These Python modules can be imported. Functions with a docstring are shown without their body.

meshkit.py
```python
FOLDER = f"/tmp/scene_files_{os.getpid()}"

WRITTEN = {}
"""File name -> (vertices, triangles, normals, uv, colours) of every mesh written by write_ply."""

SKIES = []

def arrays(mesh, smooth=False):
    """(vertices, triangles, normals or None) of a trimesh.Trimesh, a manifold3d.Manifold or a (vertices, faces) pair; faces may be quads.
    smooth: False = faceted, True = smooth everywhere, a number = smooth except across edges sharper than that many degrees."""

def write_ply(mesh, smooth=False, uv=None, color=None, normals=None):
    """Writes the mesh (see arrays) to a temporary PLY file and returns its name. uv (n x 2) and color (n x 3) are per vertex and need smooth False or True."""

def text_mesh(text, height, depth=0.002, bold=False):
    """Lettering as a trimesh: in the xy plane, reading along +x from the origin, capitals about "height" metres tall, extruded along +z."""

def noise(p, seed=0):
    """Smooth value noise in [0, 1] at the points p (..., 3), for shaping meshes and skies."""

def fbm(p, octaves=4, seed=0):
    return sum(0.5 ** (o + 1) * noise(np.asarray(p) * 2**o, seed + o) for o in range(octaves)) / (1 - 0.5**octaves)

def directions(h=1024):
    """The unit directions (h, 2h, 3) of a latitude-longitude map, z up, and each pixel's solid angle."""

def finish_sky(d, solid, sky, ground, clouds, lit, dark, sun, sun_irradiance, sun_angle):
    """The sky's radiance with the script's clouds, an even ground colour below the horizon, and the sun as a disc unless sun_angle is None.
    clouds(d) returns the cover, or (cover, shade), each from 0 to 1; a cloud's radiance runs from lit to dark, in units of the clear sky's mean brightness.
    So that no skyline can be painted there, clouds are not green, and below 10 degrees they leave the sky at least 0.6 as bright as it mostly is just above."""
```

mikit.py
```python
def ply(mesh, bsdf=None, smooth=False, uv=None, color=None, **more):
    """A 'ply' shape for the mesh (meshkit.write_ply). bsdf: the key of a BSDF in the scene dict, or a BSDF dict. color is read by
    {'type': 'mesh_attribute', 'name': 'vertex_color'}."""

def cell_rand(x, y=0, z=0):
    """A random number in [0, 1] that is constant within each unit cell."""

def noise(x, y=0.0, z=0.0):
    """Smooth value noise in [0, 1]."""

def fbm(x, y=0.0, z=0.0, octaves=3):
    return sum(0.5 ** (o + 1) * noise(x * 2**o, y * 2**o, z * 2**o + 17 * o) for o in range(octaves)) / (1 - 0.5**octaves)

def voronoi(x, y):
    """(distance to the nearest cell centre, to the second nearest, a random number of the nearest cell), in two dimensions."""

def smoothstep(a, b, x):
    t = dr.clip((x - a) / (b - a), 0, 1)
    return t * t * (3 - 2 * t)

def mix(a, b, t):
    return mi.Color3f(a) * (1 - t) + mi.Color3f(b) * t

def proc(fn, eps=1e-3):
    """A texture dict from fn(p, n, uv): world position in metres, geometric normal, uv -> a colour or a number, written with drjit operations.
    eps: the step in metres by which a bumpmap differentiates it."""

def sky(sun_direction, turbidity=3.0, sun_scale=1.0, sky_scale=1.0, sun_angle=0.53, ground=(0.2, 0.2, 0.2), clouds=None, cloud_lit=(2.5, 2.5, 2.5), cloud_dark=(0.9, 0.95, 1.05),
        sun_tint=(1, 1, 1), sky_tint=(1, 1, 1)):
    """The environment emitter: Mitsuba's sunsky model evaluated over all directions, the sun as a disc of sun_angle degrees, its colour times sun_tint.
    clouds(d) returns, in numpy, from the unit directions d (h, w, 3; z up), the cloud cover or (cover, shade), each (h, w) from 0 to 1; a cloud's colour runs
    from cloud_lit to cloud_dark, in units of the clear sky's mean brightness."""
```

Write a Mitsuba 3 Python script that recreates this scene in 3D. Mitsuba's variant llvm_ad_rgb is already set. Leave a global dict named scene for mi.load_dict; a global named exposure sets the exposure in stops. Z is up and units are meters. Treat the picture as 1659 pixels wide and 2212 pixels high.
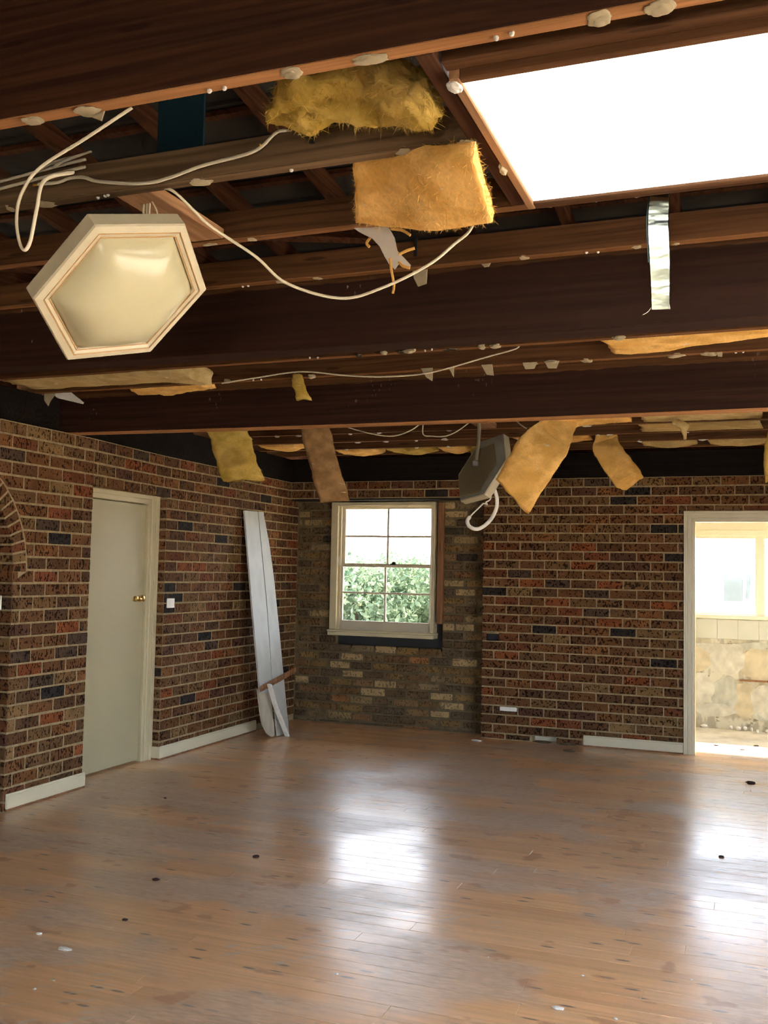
import math, random
import numpy as np, trimesh, drjit as dr, mitsuba as mi, mikit, meshkit
from mikit import noise, fbm, voronoi, smoothstep, mix, cell_rand, proc
from shapely.geometry import Polygon

scene, labels = {}, {}
T = mi.ScalarTransform4f
rng = np.random.default_rng(7)

# ------------------------------------------------------------------ camera, sky, exposure
EYE = np.array([0.0, 0.0, 1.55])
YAW, PITCH, ROLL, FOCAL = 0.364102, 0.06156487, 0.02008087, 2110.0
_f = np.array([-math.sin(YAW) * math.cos(PITCH), math.cos(YAW) * math.cos(PITCH), math.sin(PITCH)])
_r = np.array([math.cos(YAW), math.sin(YAW), 0.0])
_u = np.cross(_r, _f)
_up = -math.sin(ROLL) * _r + math.cos(ROLL) * _u
scene['camera'] = {'type': 'perspective', 'fov': math.degrees(2 * math.atan(829.5 / FOCAL)), 'fov_axis': 'x', 'near_clip': 0.05, 'far_clip': 200.0,
                   'to_world': T().look_at(origin=EYE.tolist(), target=(EYE + _f).tolist(), up=_up.tolist())}


def clouds(d):
    c = meshkit.fbm(d * np.array([3.0, 3.0, 6.0]), 4, seed=3)
    return np.clip((c - 0.25) * 2.2, 0, 1) * 0.85, np.clip((c - 0.55) * 1.5, 0, 1)


scene['sky'] = mikit.sky((-0.04, 0.63, 0.775), turbidity=4.0, sun_scale=0.75, sky_scale=1.0, sun_angle=3.0, ground=(0.35, 0.34, 0.32), clouds=clouds,
                         cloud_lit=(1.70, 1.68, 1.62), cloud_dark=(.97, .97, .96), sky_tint=(1.0, 1.0, 1.0))
exposure = 5.88

# ------------------------------------------------------------------ materials


def rgb(*c):
    return {'type': 'rgb', 'value': list(c)}


def mat(name, base, rough=0.6, spec=0.4, two=True, **more):
    b = {'type': 'principled', 'base_color': base if isinstance(base, dict) else rgb(*base), 'roughness': rough, 'specular': spec, **more}
    scene['mat_' + name] = {'type': 'twosided', 'bsdf': b} if two else b
    return 'mat_' + name


def palette(t, colours):
    """The colour of the step that t (0..1) falls in."""
    out, n = mi.Color3f(colours[0]), len(colours)
    for k in range(1, n):
        out = dr.select(t * n >= k, mi.Color3f(colours[k]), out)
    return out


FACE = [(.150, .078, .043), (.115, .065, .042), (.16, .085, .05), (.10, .060, .040), (.155, .068, .040), (.145, .09, .055), (.10, .055, .045), (.18, .070, .042),
        (.165, .105, .06), (.032, .030, .034), (.075, .055, .047), (.22, .15, .085), (.215, .078, .040), (.140, .074, .042), (.105, .060, .038), (.20, .10, .052)]
COMMON = [(0.201, 0.140, 0.073), (0.165, 0.110, 0.061), (0.238, 0.168, 0.085), (0.122, 0.091, 0.063), (0.232, 0.159, 0.098), (0.183, 0.134, 0.085), (0.104, 0.079, 0.061), (0.293, 0.232, 0.140),
          (0.159, 0.104, 0.067), (0.122, 0.098, 0.073), (0.195, 0.122, 0.073), (0.232, 0.189, 0.128), (0.439, 0.354, 0.220), (0.305, 0.159, 0.079), (0.061, 0.055, 0.051), (0.140, 0.104, 0.071)]


def brick_colour(colours, dark):
    def fn(p, n, uv):
        base = palette(uv.x, colours)
        a = p.x * 0.8 + p.y + uv.y * 31.0                       # run along the wall
        speck = fbm(a * 105, p.z * 60, uv.y * 9.0, octaves=2)    # iron spots, taller than wide
        base = base * mi.Color3f(.74, .64, .50) * (0.78 + 0.6 * noise(a * 14, p.z * 18, uv.y * 5.0))
        return mix(base, base * dark, smoothstep(0.56, 0.66, speck))
    return proc(fn)


mat('brick', brick_colour(FACE, 0.22), 0.85, 0.12)
mat('common_brick', brick_colour(COMMON, 0.45), 0.85, 0.15)
mat('mortar', proc(lambda p, n, uv: mi.Color3f(.27, .205, .115) * (0.7 + 0.6 * fbm(p.x * 40 + p.y * 40, p.z * 40, 0.0))), 0.95, 0.1)
mat('old_mortar', proc(lambda p, n, uv: mi.Color3f(.110, .083, .047) * (0.6 + 0.8 * fbm(p.x * 18, p.z * 18, 2.0))), 0.95, 0.1)


def wood(dark, light, scale=1.0, axis='x', amount=1.0):
    def fn(p, n, uv):
        a, b, c = (p.x, p.y, p.z) if axis == 'x' else (p.y, p.x, p.z) if axis == 'y' else (p.z, p.x, p.y)
        wob = noise(a * 1.3 * scale, b * 8, c * 8) * 0.06
        g = fbm(a * 1.8 * scale, (b + wob) * 70 * scale, (c + wob) * 70 * scale, octaves=3)
        blot = noise(a * 1.1 * scale + 7, b * 9, c * 9)
        kx, ky = a * 1.7 * scale, (c + b) * 11 * scale
        d1, _, w = voronoi(kx, ky)
        knot = smoothstep(0.11, 0.05, d1) * dr.select(w > 0.6, 1.0, 0.0)
        col = mix(dark, light, dr.clip((g - 0.5) * 2.2 * amount + 0.5, 0, 1)) * (0.75 + 0.5 * blot)
        return mix(col, mi.Color3f(dark) * 0.45, knot * 0.7)
    return proc(fn)


RAW_D, RAW_L = (.055, .0225, .0088), (.108, .047, .0185)
mat('joist_wood', wood(RAW_D, RAW_L), 0.75, 0.2)
mat('joist_grey', wood((.075, .044, .022), (.160, .098, .05)), 0.8, 0.2)
mat('red_beam', wood((.028, .0085, .0036), (.065, .022, .0085)), 0.7, 0.25)
mat('roof_wood', wood((.045, .016, .0075), (.088, .033, .0145), 1.0, 'y'), 0.8, 0.2)
mat('light_wood', wood((.26, .13, .06), (.40, .22, .11), 1.0, 'y'), 0.7, 0.2)
mat('trim_wood', wood((.16, .07, .03), (.27, .13, .06), 1.0, 'z'), 0.7, 0.3)


def stained(p, n, uv):
    g = fbm(p.x * 1.8, p.y * 60, p.z * 60, octaves=3)
    raw = mix(RAW_D, RAW_L, dr.clip((g - 0.5) * 2 + 0.5, 0, 1)) * (0.75 + 0.4 * noise(p.x * 2, p.y * 7, p.z * 9))
    stain = mix((.016, .0065, .0042), (.032, .0125, .0075), dr.clip((g - 0.5) * 2 + 0.5, 0, 1))
    edge = 2.70 + 0.016 * (fbm(p.x * 3.0, 1.0, 3.0) - 0.5) + 0.006 * (noise(p.x * 22, 3.0, 4.0) - 0.5)
    col = mix(stain, raw, smoothstep(edge - 0.004, edge + 0.004, p.z))
    chalk = smoothstep(0.80, 0.86, noise(p.x * 90, p.y * 90, p.z * 34)) * smoothstep(0.74, 0.84, noise(p.x * 5.2, p.y * .7, p.z * 2.2)) * dr.select(p.y < 4.5, 1.0, 0.25)
    return mix(col, (.30, .28, .25), chalk * 0.7)


mat('stained_beam', proc(stained), 0.75, 0.15)
mat('lit_joist_edge', wood((.13, .055, .020), (.21, .095, .038)), 0.75, 0.2)  # joist undersides, floor bounce painted into the paler tone
mat('lit_raw_edge', wood((.27, .118, .042), (.42, .20, .08)), 0.75, 0.2)  # beam undersides: raw timber brightened by painted floor bounce
mat('black_beam', wood((.006, .0045, .004), (.011, .008, .0065)), 0.85, 0.1)


def floor_colour(p, n, uv):
    tone = palette(uv.x, [(.62, .362, .182), (.59, .342, .170), (.64, .382, .198), (.58, .325, .160), (.61, .352, .175), (.63, .370, .185)])
    g = fbm(p.x * 2.2, p.y * 85, uv.y * 11, octaves=3)
    col = tone * (0.84 + 0.32 * g)
    d1, _, w = voronoi(p.x * 3.6 + uv.y * 17, p.y * 15.0)
    knot = smoothstep(0.15, 0.06, d1) * dr.select(w > 0.74, 1.0, 0.0)
    col = mix(col, (.14, .105, .098), knot * 0.75)
    wear = fbm(p.x * 1.7, p.y * 2.6, 4.0, octaves=4)             # worn grey film of old polish and dust, in patches with a grain of their own
    col = mix(col, mi.Color3f(.42, .335, .265) * (0.8 + 0.4 * noise(p.x * 30, p.y * 120, 1.0)), smoothstep(0.38, 0.64, wear) * 0.55)
    stain = smoothstep(0.71, 0.80, fbm(p.x * 6.1, p.y * 9.5, 9.0, octaves=4))
    col = mix(col, (.40, .19, .095), stain * 0.6)
    scr = smoothstep(0.80, 0.84, noise(p.x * 9 + p.y * 5, (p.x * .8 - p.y) * 46, 2.0)) * smoothstep(0.62, 0.72, noise(p.x * 1.6, p.y * 1.6, 8.0))
    return mix(col, (.50, .42, .34), scr * 0.55)


def floor_rough(p, n, uv):
    wear = fbm(p.x * 1.7, p.y * 2.6, 4.0, octaves=4)
    return 0.24 + 0.13 * smoothstep(0.36, 0.72, wear) + 0.10 * (fbm(p.x * 5, p.y * 60, uv.y * 11, octaves=2) - 0.5)


mat('floorboard', proc(floor_colour), proc(floor_rough), 0.58, sheen=0.5)
mat('concrete_floor', proc(lambda p, n, uv: mi.Color3f(.50, .46, .38) * (0.65 + 0.6 * fbm(p.x * 7, p.y * 7, 0.0, octaves=4))), 0.8, 0.3)
mat('cream_paint', (.50, .435, .275), 0.38, 0.4)
mat('cream_gloss', (.58, .525, .37), 0.22, 0.5)
mat('door_paint', (.40, .355, .22), 0.42, 0.4)
mat('sash_paint', (.48, .42, .31), 0.4, 0.4)
mat('white_plastic', (.75, .73, .68), 0.4, 0.4)
mat('white_lining', (.88, .88, .86), 0.7, 0.2)
mat('adhesive', proc(lambda p, n, uv: mi.Color3f(.40, .33, .21) * (0.8 + 0.35 * fbm(p.x * 50, p.y * 50, p.z * 50))), 0.9, 0.15)
mat('plaster_white', proc(lambda p, n, uv: mi.Color3f(.68, .65, .58) * (0.8 + 0.3 * fbm(p.x * 30, p.y * 30, p.z * 30))), 0.9, 0.15)
mat('cable', (.62, .55, .40), 0.45, 0.35)
mat('copper', (.75, .48, .12), 0.35, 0.5, metallic=0.9)
mat('brass', (.78, .56, .22), 0.22, 0.5, metallic=1.0)
mat('black', (.012, .012, .012), 0.7, 0.3)
mat('kitchen_plaster', proc(lambda p, n, uv: mi.Color3f(.49, .465, .38) * (0.68 + 0.6 * fbm(p.x * 16, p.y * 30, p.z * 12, octaves=4))), 0.9, 0.15)
mat('black_plastic', (.014, .017, .018), 0.5, 0.4)
mat('grey_metal', (.35, .36, .36), 0.4, 0.5, metallic=0.6)
mat('gold_line', (.52, .28, .10), 0.35, 0.5)
mat('lamp_frame', (.58, .51, .35), 0.3, 0.45)
mat('lamp_tray', (.25, .21, .125), 0.6, 0.3)
mat('lamp_back', (.40, .40, .34), 0.5, 0.4)
mat('blue_sheet', (.010, .040, .060), 0.6, 0.3)
mat('dark_leaf_litter', (.045, .022, .018), 0.8, 0.2)


def wool(c1, c2, c3):
    def fn(p, n, uv):
        a = fbm(p.x * 13, p.y * 13, p.z * 13, octaves=4)
        b = noise(p.x * 7, p.y * 7, p.z * 7)
        f = noise(p.x * 160, p.y * 60, p.z * 150)
        col = mix(c1, c2, smoothstep(0.3, 0.7, a)) * (0.88 + 0.24 * f)
        col = mix(col, c3, smoothstep(0.60, 0.80, b) * 0.45)
        return mix(col, (.72, .66, .52), smoothstep(0.74, 0.84, fbm(p.x * 16, p.y * 16, p.z * 30, octaves=3)) * 0.6)
    return proc(fn)


mat('orange_wool', wool((.60, .33, .085), (.76, .465, .155), (.70, .39, .095)), 0.95, 0.1)
mat('yellow_wool', wool((.37, .24, .045), (.52, .36, .095), (.20, .11, .035)), 0.95, 0.1)
mat('pale_wool', wool((.40, .28, .11), (.50, .37, .17), (.44, .28, .09)), 0.95, 0.1)
mat('shaded_wool', wool((.22, .12, .05), (.34, .20, .09), (.50, .26, .07)), 0.95, 0.1)  # browner wool, the shadow on one hanging batt painted in
mat('board_white', proc(lambda p, n, uv: mi.Color3f(.42, .43, .40) * (0.86 + 0.22 * fbm(p.x * 14, p.y * 14, p.z * 5))), 0.5, 0.35)
mat('board_inner', proc(lambda p, n, uv: mi.Color3f(.42, .38, .29) * (0.8 + 0.4 * fbm(p.x * 20, p.y * 20, p.z * 8))), 0.8, 0.2)
mat('tile', (.44, .43, .33), 0.25, 0.5)
mat('grout', (.50, .48, .38), 0.9, 0.2)


def damaged(p, n, uv):
    a = fbm(p.x * 5, p.z * 5, 1.0, octaves=4)
    b = fbm(p.x * 9, p.z * 4.5, 6.0, octaves=4)
    col = mix((.40, .36, .26), (.50, .475, .38), smoothstep(0.42, 0.55, a))
    col = mix(col, (.34, .315, .24), smoothstep(0.56, 0.66, b))
    col = mix(col, (.47, .40, .25), smoothstep(0.60, 0.66, fbm(p.x * 3, p.z * 3.6, 11.0, octaves=3)))
    col = mix(col, (.30, .27, .20), smoothstep(0.55, 0.75, fbm(p.x * 22, p.z * 7, 2.0, octaves=3)) * 0.6)
    return mix(col, (.17, .14, .10), smoothstep(0.74, 0.80, fbm(p.x * 26, p.z * 26, 3.0, octaves=3)) * 0.7)


mat('damaged_plaster', proc(damaged), 0.9, 0.15)
mat('yellow_plaster', proc(lambda p, n, uv: mi.Color3f(.46, .40, .275) * (0.75 + 0.5 * fbm(p.x * 12, p.z * 12, 0.0, octaves=4))), 0.9, 0.15)
mat('grey_render', proc(lambda p, n, uv: mi.Color3f(.41, .405, .335) * (0.65 + 0.65 * fbm(p.x * 18, p.z * 9, 0.0, octaves=4))), 0.9, 0.15)
mat('white_wall', (.66, .62, .50), 0.8, 0.2)
mat('roof_tile', proc(lambda p, n, uv: mi.Color3f(.045, .041, .036) * (0.5 + 1.0 * fbm(p.x * 6, p.y * 6, p.z * 6, octaves=4))), 0.9, 0.15)
mat('outside_ground', proc(lambda p, n, uv: mi.Color3f(.40, .38, .33) * (0.8 + 0.4 * fbm(p.x * 3, p.y * 3, 0.0))), 0.95, 0.1)
mat('pale_fence', (.62, .60, .54), 0.8, 0.2)
mat('teal_paint', (.014, .040, .046), 0.5, 0.3)
scene['mat_leaf'] = {'type': 'principledthin', 'base_color': proc(lambda p, n, uv: mix((.13, .21, .14), (.34, .43, .29), noise(p.x * 9, p.y * 9, p.z * 9))), 'roughness': 0.5, 'diff_trans': 0.9}
mat('bark', (.10, .075, .05), 0.9, 0.1)
scene['mat_glass'] = {'type': 'thindielectric', 'int_ior': 1.5}
scene['mat_opal'] = {'type': 'principledthin', 'base_color': rgb(.94, .95, .94), 'roughness': 0.5, 'diff_trans': 1.9, 'spec_trans': 0.0, 'eta': 1.3}
scene['mat_lens'] = {'type': 'twosided', 'bsdf': {'type': 'roughplastic', 'diffuse_reflectance': rgb(.56, .51, .32), 'alpha': 0.05}}
scene['mat_foil'] = {'type': 'twosided', 'bsdf': {'type': 'bumpmap', 'arbitrary': proc(lambda p, n, uv: fbm(p.x * 14, p.y * 14, p.z * 38, octaves=3), 2e-3), 'scale': 0.006,
                     'bsdf': {'type': 'roughconductor', 'alpha': 0.12, 'specular_reflectance': rgb(.27, .30, .25)}}}
scene['mat_paper'] = {'type': 'twosided', 'bsdf': {'type': 'principled', 'base_color': rgb(.55, .52, .46), 'roughness': 0.35, 'metallic': 0.35}}

# ------------------------------------------------------------------ mesh helpers
_box_faces = None


def _bevel_template():
    global _box_faces
    pts = []
    for sx in (-1, 1):
        for sy in (-1, 1):
            for sz in (-1, 1):
                for k in range(3):
                    q = [0.8 * sx, 0.8 * sy, 0.8 * sz]
                    q[k] = (sx, sy, sz)[k]
                    pts.append(q)
    pts = np.array(pts)
    hull = trimesh.convex.convex_hull(pts)
    idx = np.array([np.argmin(((pts - v) ** 2).sum(1)) for v in hull.vertices])
    return np.sign(pts), np.abs(pts) > 0.9, idx[hull.faces]


BSIGN, BFULL, BFACES = _bevel_template()


def box(x0, x1, y0, y1, z0, z1, bevel=0.003):
    """A bevelled box as (vertices, faces)."""
    c, s = np.array([x0 + x1, y0 + y1, z0 + z1]) / 2, np.abs(np.array([x1 - x0, y1 - y0, z1 - z0])) / 2
    b = np.minimum(bevel, 0.45 * s.min())
    return c + BSIGN * np.where(BFULL, s, s - b), BFACES


def warp(mesh, fn):
    return fn(np.array(mesh[0])), mesh[1]


def join(*meshes):
    vs, fs, n = [], [], 0
    for m in meshes:
        if hasattr(m, 'vertices'):
            m = (np.array(m.vertices), np.array(m.faces))
        vs.append(m[0])
        fs.append(np.asarray(m[1]) + n)
        n += len(m[0])
    return np.vstack(vs), np.vstack(fs)


def spline(points, n):
    """n points along a Catmull-Rom curve through the given rows (any number of columns)."""
    p = np.asarray(points, float)
    if len(p) < 3:
        return p[0] + np.linspace(0, 1, n)[:, None] * (p[-1] - p[0])
    q = np.vstack([2 * p[0] - p[1], p, 2 * p[-1] - p[-2]])
    out, m = [], len(p) - 1
    for t in np.linspace(0, m - 1e-9, n):
        i, f = int(t), t - int(t)
        a, b, c, d = q[i:i + 4]
        out.append(0.5 * (2 * b + (c - a) * f + (2 * a - 5 * b + 4 * c - d) * f ** 2 + (3 * b - a - 3 * c + d) * f ** 3))
    return np.array(out)


def loft(c, u, v, nsec=12, power=2.0):
    """A closed solid around the centre line c with half-axes u and v at every station; power 2 = ellipse, more = boxier."""
    a = np.arange(nsec) / nsec * 2 * np.pi
    ca, sa = np.cos(a), np.sin(a)
    k = (np.abs(ca) ** power + np.abs(sa) ** power) ** (-1 / power)
    rings = c[:, None] + (ca * k)[None, :, None] * u[:, None] + (sa * k)[None, :, None] * v[:, None]
    n = len(c)
    verts = np.vstack([rings.reshape(-1, 3), c[:1], c[-1:]])
    f = []
    for i in range(n - 1):
        for j in range(nsec):
            q, w = i * nsec + j, i * nsec + (j + 1) % nsec
            f += [[q, w, w + nsec], [q, w + nsec, q + nsec]]
    for j in range(nsec):
        f += [[n * nsec, (j + 1) % nsec, j], [n * nsec + 1, (n - 1) * nsec + j, (n - 1) * nsec + (j + 1) % nsec]]
    return fix((verts, np.array(f)))


def fix(mesh):
    """Outward facing triangles."""
    v, f = mesh
    t = v[f]
    if np.einsum('ij,ij->', t[:, 0], np.cross(t[:, 1], t[:, 2])) < 0:
        f = f[:, ::-1]
    return v, f


def tube(points, r, n=40, flat=1.0, nsec=8, straight=False):
    c = np.asarray(points, float) if straight else spline(points, n)
    t = np.gradient(c, axis=0)
    t /= np.linalg.norm(t, axis=1, keepdims=True) + 1e-12
    ref = np.array([0.13, 0.91, 0.39]) if abs(t[0] @ [0.13, 0.91, 0.39]) < 0.9 else np.array([1.0, 0, 0])
    u, out_u = ref, []
    for k in range(len(c)):
        u = u - t[k] * (u @ t[k])
        u = u / np.linalg.norm(u)
        out_u.append(u)
    u = np.array(out_u)
    return loft(c, u * r * flat, np.cross(t, u) * r, nsec)


def plate(points, thick, direction=None):
    """A flat polygon (3D corners, about planar) with thickness, both sides of the given outline."""
    p = np.asarray(points, float)
    c = p.mean(0)
    _, _, vt = np.linalg.svd(p - c)
    nrm = vt[2] if direction is None else np.asarray(direction, float)
    flat = (p - c) @ vt[:2].T
    poly = Polygon(flat)
    if not poly.is_valid:
        poly = poly.buffer(0)
    m = trimesh.creation.extrude_polygon(poly, 1.0, engine='earcut')
    v = np.array(m.vertices)
    w = c + v[:, :1] * vt[0] + v[:, 1:2] * vt[1] + (v[:, 2:3] - 0.5) * thick * nrm
    return fix((w, np.array(m.faces)))


def lathe(profile, origin, axis, seg=24):
    """Profile rows (radius, height along axis)."""
    prof = np.asarray(profile, float)
    ax = np.asarray(axis, float) / np.linalg.norm(axis)
    e = np.cross(ax, [0.3, 0.5, 0.81])
    e /= np.linalg.norm(e)
    g = np.cross(ax, e)
    a = np.arange(seg) / seg * 2 * np.pi
    ring = np.cos(a)[:, None] * e + np.sin(a)[:, None] * g
    v = (np.asarray(origin, float) + prof[:, None, 1:2] * ax + prof[:, None, :1] * ring[None]).reshape(-1, 3)
    f = []
    for i in range(len(prof) - 1):
        for j in range(seg):
            q, w = i * seg + j, i * seg + (j + 1) % seg
            f += [[q, w, w + seg], [q, w + seg, q + seg]]
    return fix((v, np.array(f)))


def blob(c, r, seed=0, rough=0.25, sub=2):
    m = trimesh.creation.icosphere(subdivisions=sub)
    v = np.array(m.vertices)
    k = 1 + rough * (meshkit.fbm(v * 1.6 + seed * 3.7, 3, seed) - 0.5) * 2
    return np.asarray(c) + v * k[:, None] * np.asarray(r), np.array(m.faces)


def numbered(key):
    if key not in scene and key not in labels and not any(k.startswith(key + '__') for k in scene):
        return key
    k = 1
    while True:
        name = f'{key}_{k:03d}'
        if name not in scene and name not in labels and not any(q.startswith(name + '__') for q in scene):
            return name
        k += 1


_count = {}


def part(parent, name, mesh, m, smooth=False, uv=None, label=None, kind=None, color=None):
    base = f'{parent}__{name}'
    k = _count.get(base, 0)
    _count[base] = k + 1
    key = base if k == 0 else f'{base}_{k:03d}'
    scene[key] = mikit.ply(mesh, 'mat_' + m, smooth=smooth, uv=None if uv is None else np.tile(uv, (len(mesh[0]), 1)))
    if label or kind:
        labels[key] = {k2: v for k2, v in (('label', label), ('kind', kind)) if v}
    return key


def thing(name, label, cat=None, group=None, kind=None, mesh=None, m=None, smooth=False):
    key = numbered(name)
    labels[key] = {'label': label}
    if cat:
        labels[key]['category'] = cat
    if group:
        labels[key]['group'] = group
    if kind:
        labels[key]['kind'] = kind
    if mesh is not None:
        scene[key] = mikit.ply(mesh, 'mat_' + m, smooth=smooth)
    return key


def struct(name, label, mesh=None, m=None):
    return thing(name, label, kind='structure', mesh=mesh, m=m)


# ------------------------------------------------------------------ the setting: floor
CEIL, WTOP = 2.70, 2.464            # undersides of the ceiling joists; top of the brickwork
BACK, ALC, LEFT, NEAR = 9.12, 9.30, -4.51, -4.42
RIGHT, REAR = 2.40, -3.0

FLOOR = struct('floor', 'worn honey-coloured timber strip floor with dark knots and scuffs')
part(FLOOR, 'subfloor', box(-5.9, RIGHT + .1, REAR - .1, 9.42, -0.06, -0.021, 0.001), 'black')
W = 0.104
row, stuffm = 0, []
y = 1.62
while y < 9.31:
    y1 = min(y + W, 9.33)
    cuts = [-4.68]
    xx = -4.68 - rng.uniform(0, 2.2)
    while xx < RIGHT:
        xx += rng.uniform(1.9, 3.4)
        if xx > -4.3 and xx < RIGHT - .3:
            cuts.append(xx)
    cuts.append(RIGHT)
    for a, b in zip(cuts[:-1], cuts[1:]):
        part(FLOOR, 'floorboard', box(a + .0004, b - .0004, y + .0005, y1 - .0005, -0.02, rng.uniform(-.0006, .0), 0.0012), 'floorboard', uv=(rng.random(), rng.random()))
    y += W
y = 1.62
while y > REAR:
    stuffm.append(box(-4.68, RIGHT, y - W + .0005, y - .0005, -0.02, 0, 0.0012))
    y -= W
part(FLOOR, 'unseen_boards', join(*stuffm), 'floorboard', uv=(.4, .3), kind='stuff', label='floorboards behind the camera')

# ------------------------------------------------------------------ brick walls
WL = 'wall_left'
COURSE, Z0 = 0.086, -0.030
DOOR0, DOOR1, DTOP = 5.76, 6.84, 2.135


def splay(v):
    """Over the left door the brickwork runs from the plane of the near pier back to the plane of the far wall."""
    v = np.array(v)
    v[:, 0] += np.where(v[:, 2] > DTOP - .02, np.clip((DOOR1 - v[:, 1]) / (DOOR1 - DOOR0), 0, 1), 0) * (NEAR - LEFT)
    return v



def brick(parent, m, plane, face, a0, a1, z0, z1, tone=None, a0t=None, a1t=None, b=0.0035, deep=0.045, jitter=0.0015):
    """One brick with its face on the plane x = face ('x') or y = face ('y'); a0..a1 along the wall; a0t / a1t: its ends at the top edge when cut on the skew."""
    out = rng.uniform(-jitter, jitter)
    dz0, dz1 = rng.uniform(0, .002), rng.uniform(0, .002)
    mesh = box(0, 1, 0, 1, 0, 1, 0)
    s = BSIGN * 0.5 + 0.5
    if abs(a1 - a0) < 2.5 * b:
        b = abs(a1 - a0) * 0.3
    ins = np.where(BFULL, 0, b)
    lo = a0 if a0t is None else a0 + (a0t - a0) * s[:, 2]
    hi = a1 if a1t is None else a1 + (a1t - a1) * s[:, 2]
    al = np.where(BSIGN[:, 0] < 0, lo + ins[:, 0], hi - ins[:, 0])
    zz = np.where(BSIGN[:, 2] < 0, z0 + dz0 + ins[:, 2], z1 - dz1 - ins[:, 2])
    if plane == 'x':
        dep = np.where(BSIGN[:, 1] > 0, face + out - ins[:, 1], face - deep + ins[:, 1])
        v = np.stack([dep, al, zz], 1)
    else:
        dep = np.where(BSIGN[:, 1] < 0, face - out + ins[:, 1], face + deep - ins[:, 1])
        v = np.stack([al, dep, zz], 1)
    if parent == WL:
        v = splay(v)
    if tone is None:
        tone = TONES[rng.integers(len(TONES))]
    part(parent, 'brick', fix((v, BFACES)), m, uv=((tone + 0.5) / 16, rng.random()))


TONES = [0, 0, 1, 1, 2, 2, 3, 3, 4, 5, 5, 6, 7, 8, 8, 9, 10, 1, 11, 12, 13, 13, 14, 14, 15, 2, 5, 0, 4, 0, 13, 2, 15, 8]
J = 0.0055                           # half a mortar joint


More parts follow.
